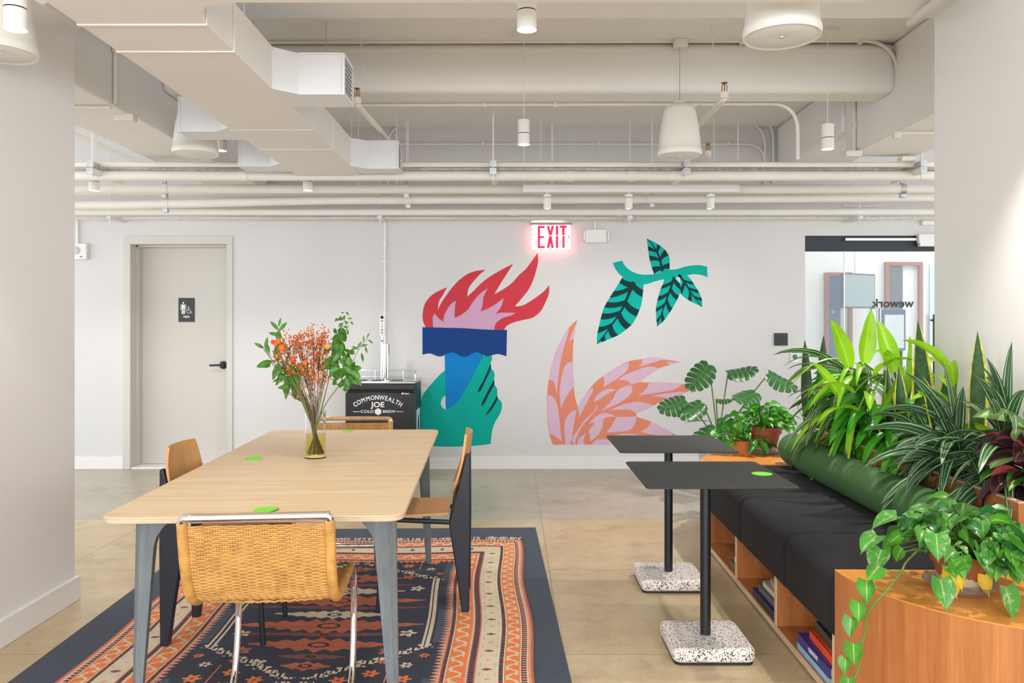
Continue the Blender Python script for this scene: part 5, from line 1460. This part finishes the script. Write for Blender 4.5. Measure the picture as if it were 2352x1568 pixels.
# --- lush hanging broad leaves over the edge
o = plant('peace_lily', 'dark green broad-leaved plant hanging over the planter edge behind the bolster', 'plant', PLW(.75, 1.28, SOIL))
mb = MB(); rn = random.Random(15)
for i in range(24):
    az = 150 + 100 * rn.random(); el = 20 + 55 * rn.random()
    leaf(mb, (rn.uniform(-.04, .05), rn.uniform(-.35, .2), rn.uniform(.02, .26)), azd(az, el), rn.uniform(.22, .34), rn.uniform(.05, .075), 2.4, 'oval', .3, 9, 4, rn=rn, wave=.06)
mb.build('foliage', L['fresh'], o, smooth=80)
mb = MB()
for i in range(16):
    az = 160 + 120 * rn.random(); el = 20 + 55 * rn.random()
    leaf(mb, (rn.uniform(-.04, .05), rn.uniform(-.30, .30), rn.uniform(.0, .2)), azd(az, el), rn.uniform(.22, .30), rn.uniform(.05, .08), 2.2, 'oval', .3, 9, 4, rn=rn, wave=.06)
mb.build('foliage', L['deep'], o, smooth=80)
# --- low plant, lamp light painted into its pale leaves
o = plant('lit_pale_plant', 'small low plant with strong light painted into its pale leaves, in the planter below the lime dracaena', 'plant', PLW(.75, .95, SOIL))
crown(o, L['silver'], 12, (.10, .15), .06, (0, 60), 1.6, 31, .0, .06, prof='oval')
# --- snake plants
def snake(label, loc, specs, m_=None, extra=None):
    o = plant('snake_plant', label, 'plant', loc)
    rn = random.Random(int(loc[1] * 100))
    for (dx, dy, h, w, lean, az) in specs:
        mb = MB(); d = Vector((math.cos(R(az)) * math.sin(R(lean)), math.sin(R(az)) * math.sin(R(lean)), math.cos(R(lean))))
        leaf(mb, (dx, dy, -.01), d, h, w, .0, 'sword', .25, 14, 6, side=Vector((1, .25 * math.sin(az), 0)), rn=rn, wave=.08)
        mb.build('leaf', m_ or L['snake'], o, smooth=80)
    return o
snake('tall pointed snake plant with yellow margins in front of the lobby door handle', PLW(.80, .98, SOIL), [(0, 0, .72, .115, 3, 185), (.05, .03, .60, .105, 12, 10), (-.09, .02, .50, .075, 4, 200)])
snake('yellow-edged snake plant with one upright leaf against the right column', PLW(.845, .60, SOIL), [(.0, .05, .67, .115, 2, 20), (-.06, .08, .50, .09, 18, 185)])
snake('narrow snake plant with two leaves in the middle of the planter', PLW(.70, 1.10, SOIL), [(.0, .0, .50, .055, 3, 180), (.03, -.02, .40, .05, 12, 10)])
# far pot with dark snake plant, on the far bench end
fp = PLW(.78, 2.42, BT)
o = snake('dark unvariegated snake plant standing against the glass entrance', (fp.x, fp.y, BT + .12), [(-.03, 0, .66, .075, 2, 180), (.045, .02, .69, .08, 3, 10), (.01, .04, .48, .055, 8, 90)], L['snaked'])
pt = MB(); pt.lathe([(.0, -.119), (.065, -.119), (.085, .0), (.095, .0), (.095, .02), (.082, .02), (.08, -.005), (.0, -.005)], seg=28); pt.build('pot', M['terra'], o, smooth=35)
# --- white-striped dracaenas on the right
for k, (x, y, n, s_, sc, hh, lab) in enumerate(((.76, .62, 50, 41, 1.0, .17, 'white-striped dracaena with arching leaves in the right middle of the planter'),
                                   (.80, .34, 38, 42, .95, .27, 'white-striped dracaena at the right end of the planter below the column'),
                                   (.72, .80, 20, 43, .85, .14, 'low white-striped dracaena drooping over the planter edge on the right'))):
    o = plant('dracaena', lab, 'plant', PLW(x, y, SOIL))
    crown(o, L['stripe2'], n, (.26 * sc, .44 * sc), .052, (6, 84), 1.7, s_, .03, hh, fold=.2)
# --- yellow-green leaf sprays between
o = plant('dracaena', 'lime dracaena sprig with one leaf curving toward the right column', 'plant', PLW(.84, .80, SOIL))
crown(o, L['lime'], 9, (.20, .34), .05, (20, 62), 1.2, 51, .1, .44)
# --- croton
o = plant('croton', 'croton with dark red and pink leaves at the near end of the planter', 'plant', PLW(.77, .17, SOIL))
crown(o, L['croton'], 26, (.14, .20), .085, (-10, 60), 1.5, 61, .03, .22, prof='oval', name='dark_leaves', label='dark wine-red leaves')
crown(o, L['crotonr'], 4, (.11, .15), .065, (10, 50), 1.3, 62, .08, .22, prof='oval', name='pink_leaves', stem=False, label='pink-red leaves', azr=(130, 300))
crown(o, L['crotong'], 14, (.14, .20), .07, (-15, 40), 1.4, 63, .0, .12, prof='oval', name='green_leaves', stem=False, label='green leaves with yellow midribs')
o = plant('rubber_plant', 'pale green rubber plant with broad flat leaves at the right edge above the croton', 'plant', PLW(.82, .22, SOIL))
crown(o, L['rubber'], 8, (.18, .24), .10, (10, 50), 1.0, 66, .20, .30, prof='oval', azr=(100, 330), fold=.15)

# --- pothos builder
def pothos(o, n, rad, h, lsize, seed, mats, base=(0, 0, 0), up=.06, el=(-40, 35), pet=True, azr=(0, 360), rim=25):
    rn = random.Random(seed); mbs = [MB() for _ in mats]; st = MB()
    for i in range(n):
        az = azr[0] + (azr[1] - azr[0]) * rn.random(); rr = rad * math.sqrt(rn.random()); t = rr / rad
        z = h * (1 - t ** 2) * rn.uniform(.55, 1.05) + up * rn.uniform(-.3, .5)
        p = Vector((rr * math.cos(R(az)), rr * math.sin(R(az)), z)) + Vector(base)
        d = azd(az + rn.uniform(-75, 75), rn.uniform(*el) - rim * t)
        k = rn.choices(range(len(mats)), [m[1] for m in mats])[0]
        s_ = lsize * rn.uniform(.75, 1.25)
        sd_ = d.cross(UPV) + Vector((rn.gauss(0, .45), rn.gauss(0, .45), rn.gauss(0, .45)))
        leaf(mbs[k], p, d, s_ * 1.2, s_ * .92, .9, 'heart', rn.uniform(.1, .6), 8, 4, rn=rn, wave=.08, side=sd_)
        if pet:
            q0 = Vector(base) + Vector((rr * .25 * math.cos(R(az)), rr * .25 * math.sin(R(az)), 0))
            st.tube([q0, q0.lerp(p, .5) + Vector((0, 0, .02)), p], .0016, 5)
    for (m_, w_, nm_), mb in zip(mats, mbs):
        if mb.v: mb.build(nm_, m_, o, smooth=80)
    if pet: st.build('stems', M['stem'], o, smooth=60)
def terracotta(o, r_top, r_bot, h, base=True, chalk=True):
    p = MB(); rim = h * .25
    p.lathe([(.0, .0), (r_bot, .0), (r_top * .90, h - rim), (r_top, h - rim), (r_top * 1.02, h), (r_top * .90, h), (r_top * .86, h - .015), (.0, h - .015)], seg=36)
    po_ = p.build('pot', M['terrac'] if chalk else M['terra'], o, smooth=35)
    MB().lathe([(.0, h - .012), (r_top * .87, h - .014)], seg=24).build('soil', M['soil'], po_)
    return po_
def m_chalk():
    m, nt, bs = nmat('weathered_terracotta')
    tc = nt.nodes.new('ShaderNodeTexCoord'); sp = nt.nodes.new('ShaderNodeSeparateXYZ'); nt.links.new(tc.outputs['Object'], sp.inputs[0])
    n = noise(nt, coords(nt, 'Object', (1, 1, .4)), 40, 4)
    f = mth(nt, 'LESS_THAN', mth(nt, 'ADD', sp.outputs[2], mth(nt, 'MULTIPLY', n, .05)), .075)
    f2 = mth(nt, 'GREATER_THAN', mth(nt, 'ADD', sp.outputs[2], mth(nt, 'MULTIPLY', n, .05)), .038)
    c = mixrgb(nt, mth(nt, 'MULTIPLY', mth(nt, 'MULTIPLY', f, f2), .75), S(150, 80, 50), S(216, 200, 176))
    nt.links.new(c, bs.inputs['Base Color']); bs.inputs['Roughness'].default_value = .7
    return m
M['terrac'] = m_chalk()
def saucer(label, loc, r):
    mb = MB(); mb.lathe([(.0, .001), (r * .8, .001), (r * .98, .024), (r * 1.03, .028)], (0, 0, 0), 40)
    o = mb.build('plant_saucer', M['clearp'], smooth=60, loc=loc); o.modifiers.new('wall', 'SOLIDIFY').thickness = .0012
    return tag(o, label, 'saucer')
m_, nt, bs = nmat('clear_plastic'); tr = nt.nodes.new('ShaderNodeBsdfTransparent'); tr.inputs[0].default_value = (.97, .96, .95, 1)
bs.inputs['Base Color'].default_value = S(214, 204, 194); bs.inputs['Roughness'].default_value = .12
mx = nt.nodes.new('ShaderNodeMixShader'); mx.inputs[0].default_value = .30
nt.links.new(tr.outputs[0], mx.inputs[1]); nt.links.new(bs.outputs[0], mx.inputs[2]); nt.links.new(mx.outputs[0], nt.nodes['Material Output'].inputs[0]); M['clearp'] = m_

# near pothos on the curved end
np_ = Vector((1.465, 2.63, BT))
saucer('clear plastic saucer under the near potted pothos', (np_.x, np_.y, BT + .0003), .112)
o = plant('potted_pothos', 'variegated pothos in a terracotta pot on the near curved bench end, trailing a vine', 'plant', (np_.x, np_.y, BT + .004))
terracotta(o, .092, .060, .118)
pothos(o, 210, .225, .135, .053, 71, [(L['pothosv'], 5, 'variegated_leaves'), (L['pothos'], 4, 'bright_leaves'), (L['pothosd'], 2, 'dark_leaves')], (0.02, 0, .13), .05)
mb = MB(); rn = random.Random(3)
for (px, py, Y, az, el, s_) in ((2185, 1310, 2.50, 270, -62, .085), (2200, 1305, 2.50, 280, -70, .07), (2262, 1320, 2.55, 300, -75, .07)):
    leaf(mb, W(px, py, Y) - o.location, azd(az, el), s_, s_ * .75, .5, 'heart', .2, 8, 4, rn=rn, side=Vector((1, .1, 0)))
mb.build('yellow_leaves', L['yellow'], o, smooth=80, label='yellowed hanging leaves')
mb = MB()
for (px, py, Y, az, el, s_) in ((2160, 1330, 2.44, 270, -60, .095), (2310, 1350, 2.40, 290, -70, .10), (2340, 1250, 2.5, 330, -20, .10), (2300, 1230, 2.5, 300, -25, .09), (2015, 1230, 2.60, 200, -20, .09), (2025, 1262, 2.58, 215, -45, .09), (2060, 1185, 2.66, 180, -8, .10), (2345, 1290, 2.46, 350, -40, .09), (2150, 1225, 2.45, 250, -50, .09), (2250, 1270, 2.44, 285, -45, .085)):
    leaf(mb, W(px, py, Y) - o.location, azd(az, el), s_, s_ * .85, .7, 'heart', .25, 8, 4, rn=rn, side=Vector((math.sin(R(az)), -math.cos(R(az)), .15)))
mb.build('hanging_leaves', L['pothosv'], o, smooth=80)
vp = [W(2110, 1262, 2.60), W(2082, 1290, 2.56), W(2070, 1312, 2.52), W(2035, 1358, 2.50), W(2005, 1390, 2.51), W(1990, 1418, 2.52), W(1986, 1455, 2.53), W(1975, 1498, 2.53), W(1971, 1540, 2.53), W(1958, 1565, 2.52), W(1950, 1610, 2.52)]
vl = [v - o.location for v in vp]
mb = MB(); mb.tube(smooth_path(vl, 5), .0032, 8); rn = random.Random(9)
lf = MB()
for (bx, by, tx, ty, az, el, s_) in ((2033, 1360, 1990, 1333, 250, -50, .062), (2008, 1388, 1972, 1382, 250, -55, .055), (1989, 1418, 1955, 1418, 235, -65, .052), (1984, 1465, 1960, 1477, 250, -30, .062), (1972, 1502, 1942, 1510, 240, -75, .045), (1960, 1560, 1948, 1556, 250, -50, .05), (2075, 1310, 2020, 1300, 210, -20, .06)):
    a, b_ = W(bx, by, 2.52) - o.location, W(tx, ty, 2.50) - o.location
    mb.tube(smooth_path([a, a.lerp(b_, .5) + Vector((0, 0, -.008)), b_], 4), .0018, 6)
    leaf(lf, b_, azd(az, el), s_ * 1.2, s_, .5, 'heart', .3, 8, 4, rn=rn, side=Vector((1, .1, .1)))
mb.build('vine', M['stem'], o, smooth=60, label='long trailing green vine'); lf.build('vine_leaves', L['pothos'], o, smooth=80)

# far pots
p_ = G(1757, 1040, BT); 
saucer('clear plastic saucer under the far terracotta pot', (p_.x, p_.y, BT + .0003), .12)
o = plant('potted_pothos', 'bright green pothos in a chalk-stained terracotta pot on the far bench end', 'plant', (p_.x, p_.y, BT + .004))
terracotta(o, .108, .066, .175)
pothos(o, 130, .175, .14, .052, 81, [(L['fresh'], 4, 'bright_leaves'), (L['pothos'], 3, 'leaves')], (0, 0, .185), .03, (-15, 45), True, (0, 360), 5)
mb = MB(); st = MB(); rn = random.Random(8)
for (px, py, az, el, s_) in ((1815, 955, 0, 5, .09), (1800, 985, 340, -30, .06), (1822, 1000, 330, -40, .06)):
    b_ = W(px, py, p_.y) - o.location; st.tube(smooth_path([(0.05, 0, .18), (0.12, 0, .17), b_], 5), .002, 6); leaf(mb, b_, azd(az, el), s_, s_ * .5, .8, 'heart', .3, 8, 4, rn=rn)
mb.build('trailing_leaves', L['pothos'], o, smooth=80); st.build('trailing_stems', M['stem'], o, smooth=60)
q_ = G(1718, 1030, BT); q_.x, q_.y = wx(1712, 5.50), 5.46
o = plant('potted_pothos', 'leafy pothos in a low orange pot left of the chalk-stained terracotta pot', 'plant', (q_.x - .03, q_.y, BT))
m_ = mat('orange_glaze', S(214, 128, 66), .5); pb = MB(); pb.lathe([(.0, .0), (.075, .0), (.09, .085), (.083, .085), (.08, .07), (.0, .07)], seg=30); pb.build('pot', m_, o, smooth=35)
pothos(o, 90, .21, .20, .058, 82, [(L['fresh'], 3, 'bright_leaves'), (L['pothosd'], 2, 'dark_leaves'), (L['pothos'], 3, 'leaves')], (-.03, 0, .05), .02)
# monstera in a pale pot on the floor behind the bench end
mo = Vector((wx(1650, 6.35), 6.35, 0))
o = plant('monstera', 'monstera with split leaves on tall stems in a pale pot against the mural wall', 'plant', mo)
pb = MB(); pb.lathe([(.0, .0), (.12, .0), (.16, .42), (.15, .42), (.145, .38), (.0, .38)], seg=36); pb.build('pot', mat('pale_pot', S(196, 190, 186), .6), o, smooth=35, label='pale grey pot')
def monstera_leaf(mb, c, size, nrm, tipd):
    """split leaf: lobes along a midrib; c = petiole point, tipd = direction of the tip, nrm = leaf normal"""
    tipd = Vector(tipd).normalized(); nrm = Vector(nrm); nrm = (nrm - tipd * nrm.dot(tipd)).normalized(); sd = tipd.cross(nrm)
    Lh = size; nl = 6
    def mid(t): return Vector(c) + tipd * (Lh * t) - nrm * (.10 * Lh * t * t)
    def edge(ang):   # heart outline radius from the leaf centre
        a = abs(ang)
        return .50 + .06 * math.cos(a * 2) + (.10 * max(0, math.cos(a)) ** 6)
    for s in (-1, 1):
        for k in range(nl):
            t0, t1 = k / nl * .92, (k + 1) / nl * .92
            a0 = 158 - 158 * (k / nl); a1 = 158 - 158 * ((k + 1) / nl)
            g = (a0 - a1) * (.10 if k not in (0,) else .03)
            rows = []
            for f in (0, .35, .7, 1.0):
                gg = g * (f ** .6)
                pr = []
                for h in (0, .5, 1):
                    a = R((a0 - gg) + ((a1 + gg) - (a0 - gg)) * h)
                    ctr = mid(.42); rr = edge(a) * Lh * 1.05
                    if f == 1.0 and h != .5: rr *= .93
                    out = ctr + tipd * (math.cos(a) * rr * .98) + sd * (s * math.sin(a) * rr * .95) - nrm * (.14 * Lh * (math.sin(a)) ** 2)
                    inn = mid(t0 + (t1 - t0) * h)
                    pr.append(inn.lerp(out, f) + nrm * (.05 * Lh * math.sin(math.pi * f)))
                rows.append(pr)
            vs = [p for pr in rows for p in pr]; uv = [(.5 + s * (.5 * f), k / nl) for f in (0.02, .35, .7, 1.0) for h in range(3)]
            fs = []
            for j in range(3):
                for i in range(2): a = j * 3 + i; fs.append((a, a + 1, a + 4, a + 3))
            mb.add(vs, fs, uv)
st = MB(); mb = MB(); O_ = Vector((0, 0, .40))
for (px, py, Y, size, tip, nrm_) in ((1628, 838, 6.25, .24, (-.62, -.15, -.70), (-.35, -.92, .35)), (1672, 858, 6.30, .22, (.92, -.1, .18), (-.1, -.5, .85)), (1765, 858, 6.2, .23, (.80, -.2, -.45), (.15, -.6, .75)),
                                    (1574, 920, 6.15, .21, (-.90, -.1, -.30), (-.1, -.75, .6)), (1612, 926, 6.1, .21, (-.80, -.3, -.45), (0, -.55, .8)), (1735, 902, 6.15, .22, (-.75, -.5, -.20), (.1, -.5, .8)),
                                    (1645, 918, 6.35, .12, (1, -.1, .0), (0, -.3, .95)), (1645, 985, 6.05, .27, (-.75, -.4, -.45), (-.1, -.6, .75)), (1675, 995, 6.10, .24, (.35, -.6, -.65), (.2, -.8, .5)), (1660, 960, 6.2, .18, (.3, -.5, -.4), (0, -.5, .8))):
    c = W(px, py, Y) - mo; monstera_leaf(mb, c, size, nrm_, tip)
    st.tube(smooth_path([O_, O_.lerp(c, .5) + Vector((0, 0, .03)), c], 6), [.0055] * 13, 8)
leaf(mb, W(1632, 968, 6.1) - mo, (-1, 0, .12), .2, .06, .3, 'oval', .2, 8, 4)
mb.build('leaves', L['monst'], o, smooth=80); st.build('stems', M['stem'], o, smooth=60)
# lone leafy plant behind the bolster
o = plant('leafy_plant', 'small green plant with rounded leaves behind the far end of the bolster', 'plant', PLW(.86, 2.22, BT))
pb = MB(); pb.lathe([(.0, .0), (.05, .0), (.062, .09), (.0, .085)], seg=24); pb.build('pot', M['terra'], o, smooth=35)
crown(o, L['deep'], 12, (.14, .22), .09, (10, 70), 1.2, 91, .09, .16, prof='oval')
mb = MB(); mb.tube(smooth_path([(0, 0, .10), (-.18, .1, .28), W(1832, 925, 5.4) - o.location], 5), .003, 6); mb.build('long_stem', M['stem'], o)
mb = MB(); leaf(mb, W(1832, 920, 5.4) - o.location, (1, -.2, -.25), .16, .05, .5, 'oval', .3); mb.build('long_stem_leaf', L['deep'], o, smooth=80)

# ================================================================== VASE + BOUQUET
VX, VY = -.906, 3.71; VR, VH = .049, .213
va = thing('glass_vase', 'clear glass cylinder vase half full of green-tinted water on the table', 'vase', (VX, VY, TZ))
MB().lathe([(.0, .0), (VR, .0), (VR, VH), (VR - .003, VH), (VR - .003, .004), (.0, .004)], seg=48).build('glass_body', M['vglass'], va, smooth=40)
MB().lathe([(.0, .0045), (VR - .0032, .0045), (VR - .0032, .108), (.0, .108)], seg=48).build('water', M['water'], va, smooth=40, label='olive-tinted water')
bq = thing('flower_bouquet', 'bouquet of orange berries, orange blossoms and green sprays standing in the vase', 'flowers', (VX, VY, TZ))
BQ = Vector((VX, VY, TZ))
def bp(px, py, dy=0.0): return W(px, py, VY + dy) - BQ
rn = random.Random(21)
st = MB(); lv = MB(); be = MB(); be2 = MB(); tw = MB()
def stem_to(tgt, r=.0022, spread=.030, mb=None, bend=.35):
    mb = mb or st
    a = R(rn.random() * 360); foot = Vector((spread * math.cos(a), spread * math.sin(a), .016))
    dirx = tgt.x; neck = Vector((max(-.038, min(.038, dirx * .22)), max(-.035, min(.035, tgt.y * .3)), VH + .002))
    foot.x = -neck.x * .8 + rn.uniform(-.01, .01)
    pts = smooth_path([foot, neck, neck.lerp(tgt, .5) + Vector((0, 0, .01)), tgt], 6)
    mb.tube(pts, r, 6); return pts
def blob(mb, p, r):
    vs = [p + Vector(v) * r for v in ((0,0,1),(1,0,0),(0,1,0),(-1,0,0),(0,-1,0),(0,0,-1))]
    mb.add(vs, [(0,1,2),(0,2,3),(0,3,4),(0,4,1),(5,2,1),(5,3,2),(5,4,3),(5,1,4)])
# berry sprays
for (px, py) in ((660, 790), (690, 775), (680, 830), (720, 775), (735, 800), (705, 820), (745, 840), (665, 850), (715, 860), (735, 770), (650, 815), (700, 850)):
    tgt = bp(px, py + 20, rn.uniform(-.07, .07)); pts = stem_to(tgt, .0015, mb=tw)
    for i in range(20):
        e = tgt + Vector((rn.gauss(0, .028), rn.gauss(0, .03), rn.gauss(.03, .032))); a = pts[-1 - int(rn.random() * 8)]
        tw.tube([a, a.lerp(e, .5) + Vector((0, 0, .008)), e], .0007, 4, caps=False)
        for k in range(5): 
            q_ = e + Vector((rn.gauss(0, .010), rn.gauss(0, .010), rn.gauss(0, .010)))
            blob(be if rn.random() < .6 else be2, q_, rn.uniform(.003, .0058))
for i in range(18):
    tgt = bp(rn.uniform(650, 755), rn.uniform(860, 915), rn.uniform(-.05, .05)); pts = stem_to(tgt, .0011, mb=tw)
    for k in range(7):
        p = pts[-1 - int(rn.random() * 9)]; tw.tube([p, p + Vector((rn.gauss(0, .008), rn.gauss(0, .008), .012))], .0009, 4, caps=False)
tw.build('twigs', M['twig'], bq, label='thin brown twigs')
be_ = be.build('berries', mat('red_orange_berry', S(214, 94, 42), .5, var=.25), bq, label='small red-orange berries')
be2_ = be2.build('berries', mat('amber_berry', S(232, 140, 50), .5, var=.2), bq, label='small amber berries')
be_['kind'] = 'stuff'; be2_['kind'] = 'stuff'
# round blossoms
om = mat('orange_blossom', S(240, 110, 36), .7, var=.15, vscale=60, bmp=.6, bscale=200); rm = mat('coral_blossom', S(236, 74, 52), .7, var=.15, vscale=60, bmp=.6, bscale=200); pm_ = mat('peach_blossom', S(234, 150, 84), .7, var=.15, vscale=60, bmp=.6, bscale=200)
for (px, py, r_, m_) in ((627, 785, .0105, rm), (639, 783, .013, om), (633, 790, .010, om), (647, 799, .016, om), (673, 823, .012, rm), (700, 833, .012, om), (752, 795, .015, pm_)):
    p = bp(px, py, -.08); mb = MB(); mb.lathe([(.0, -r_), (r_ * .5, -r_ * .87), (r_ * .87, -r_ * .5), (r_, 0), (r_ * .87, r_ * .5), (r_ * .5, r_ * .87), (.0, r_)], p, 16)
    mb.build('blossom', m_, bq, smooth=80); stem_to(p, .0018)
# leaf sprays
def spray(px, py, n, s_, spread, seed, m_=None):
    rr = random.Random(seed); tgt = bp(px, py, rr.uniform(-.05, .05)); pts = stem_to(tgt, .0022)
    for i in range(n):
        p = pts[int(len(pts) * .45 + (len(pts) * .55 - 1) * (i / n))] if i < n * .8 else tgt
        d = Vector((rr.gauss(0, 1), rr.gauss(0, .6), rr.gauss(.2, .7))).normalized()
        leaf(lv, p + Vector((rr.gauss(0, spread), rr.gauss(0, spread), rr.gauss(0, spread * 1.3))), d, s_ * rr.uniform(.7, 1.2), s_ * rr.uniform(.38, .55), .5, 'oval', .25, 6, 2, rn=rr, side=Vector((rr.gauss(0, 1), .2, rr.gauss(0, 1))))
def cluster(pts_, n, s_, seed, wr=.5):
    rr = random.Random(seed)
    for i in range(n):
        px, py, sp = pts_[i % len(pts_)]
        p = bp(px + rr.gauss(0, sp), py + rr.gauss(0, sp), rr.uniform(-.05, .05))
        leaf(lv, p, Vector((rr.gauss(0, .8), rr.gauss(0, .4), rr.gauss(-.3, .7))), s_ * rr.uniform(.7, 1.25), s_ * wr * rr.uniform(.8, 1.2), .5, 'oval', .25, 6, 2, rn=rr, side=Vector((rr.gauss(0, 1), .2, rr.gauss(0, 1))))
def one(px, py, ang, s_, w, dy=0):   # a single placed leaf; ang in the picture plane, degrees
    leaf(lv, bp(px, py, dy), Vector((math.cos(R(ang)), .15, math.sin(R(ang)))), s_, w, .25, 'oval', .2, 7, 2, side=Vector((-math.sin(R(ang)), -.35, math.cos(R(ang)))))
for (px, py, ang, s_, w) in ((640, 758, 130, .06, .017), (640, 750, 80, .045, .012), (641, 760, 55, .055, .018), (642, 770, 160, .055, .018), (640, 785, 95, .055, .026),
                             (606, 800, 145, .055, .017), (610, 800, 85, .055, .016), (618, 812, 110, .06, .022), (628, 815, 60, .07, .025), (626, 830, 190, .085, .036), (635, 815, 80, .075, .034), (622, 840, 175, .05, .02),
                             (636, 838, 250, .075, .03), (645, 860, 240, .06, .024), (660, 870, 262, .10, .030), (672, 865, 275, .11, .036), (640, 850, 285, .06, .022), (652, 880, 270, .05, .02),
                             (815, 830, 250, .065, .018), (820, 800, 60, .04, .013), (828, 795, 20, .035, .011), (835, 785, 90, .03, .009), (842, 775, 60, .025, .008), (845, 780, 330, .03, .009), (830, 810, 280, .045, .014), (838, 795, 290, .035, .011), (823, 802, 150, .035, .012), (818, 800, 190, .03, .01)):
    one(px, py, ang, s_, w)
cluster([(783, 765, 6), (780, 790, 8), (765, 790, 8), (775, 820, 10), (790, 815, 8), (762, 830, 8), (785, 840, 10), (800, 855, 8), (805, 870, 8), (780, 858, 9), (795, 880, 7)], 84, .052, 5, .62)
cluster([(788, 735, 7), (790, 745, 6), (785, 728, 5)], 26, .022, 6, .4)
cluster([(660, 850, 8), (668, 865, 8), (655, 880, 7), (640, 835, 7)], 34, .05, 7, .45)
for (px, py) in ((640, 755), (606, 802), (625, 835), (660, 865), (788, 740), (780, 790), (800, 860), (760, 820), (672, 880)): stem_to(bp(px, py), .0022)
st.tube(smooth_path([bp(800, 870), bp(815, 820), bp(830, 795), bp(845, 775)], 5), .0014, 5)
lv.build('leaves', L['fresh2'] if 'fresh2' in L else L['deepg'] if 'deepg' in L else leafmat('bouquet_leaf', [(0, g_(140, 186, 80)), (.1, g_(84, 146, 46)), (1, g_(70, 132, 40))], .4, .4, .3, 30), bq, smooth=80)
st.build('stems', M['twig2'] if 'twig2' in M else mat('olive_stem', S(112, 116, 58), .6, var=.2), bq, smooth=60)
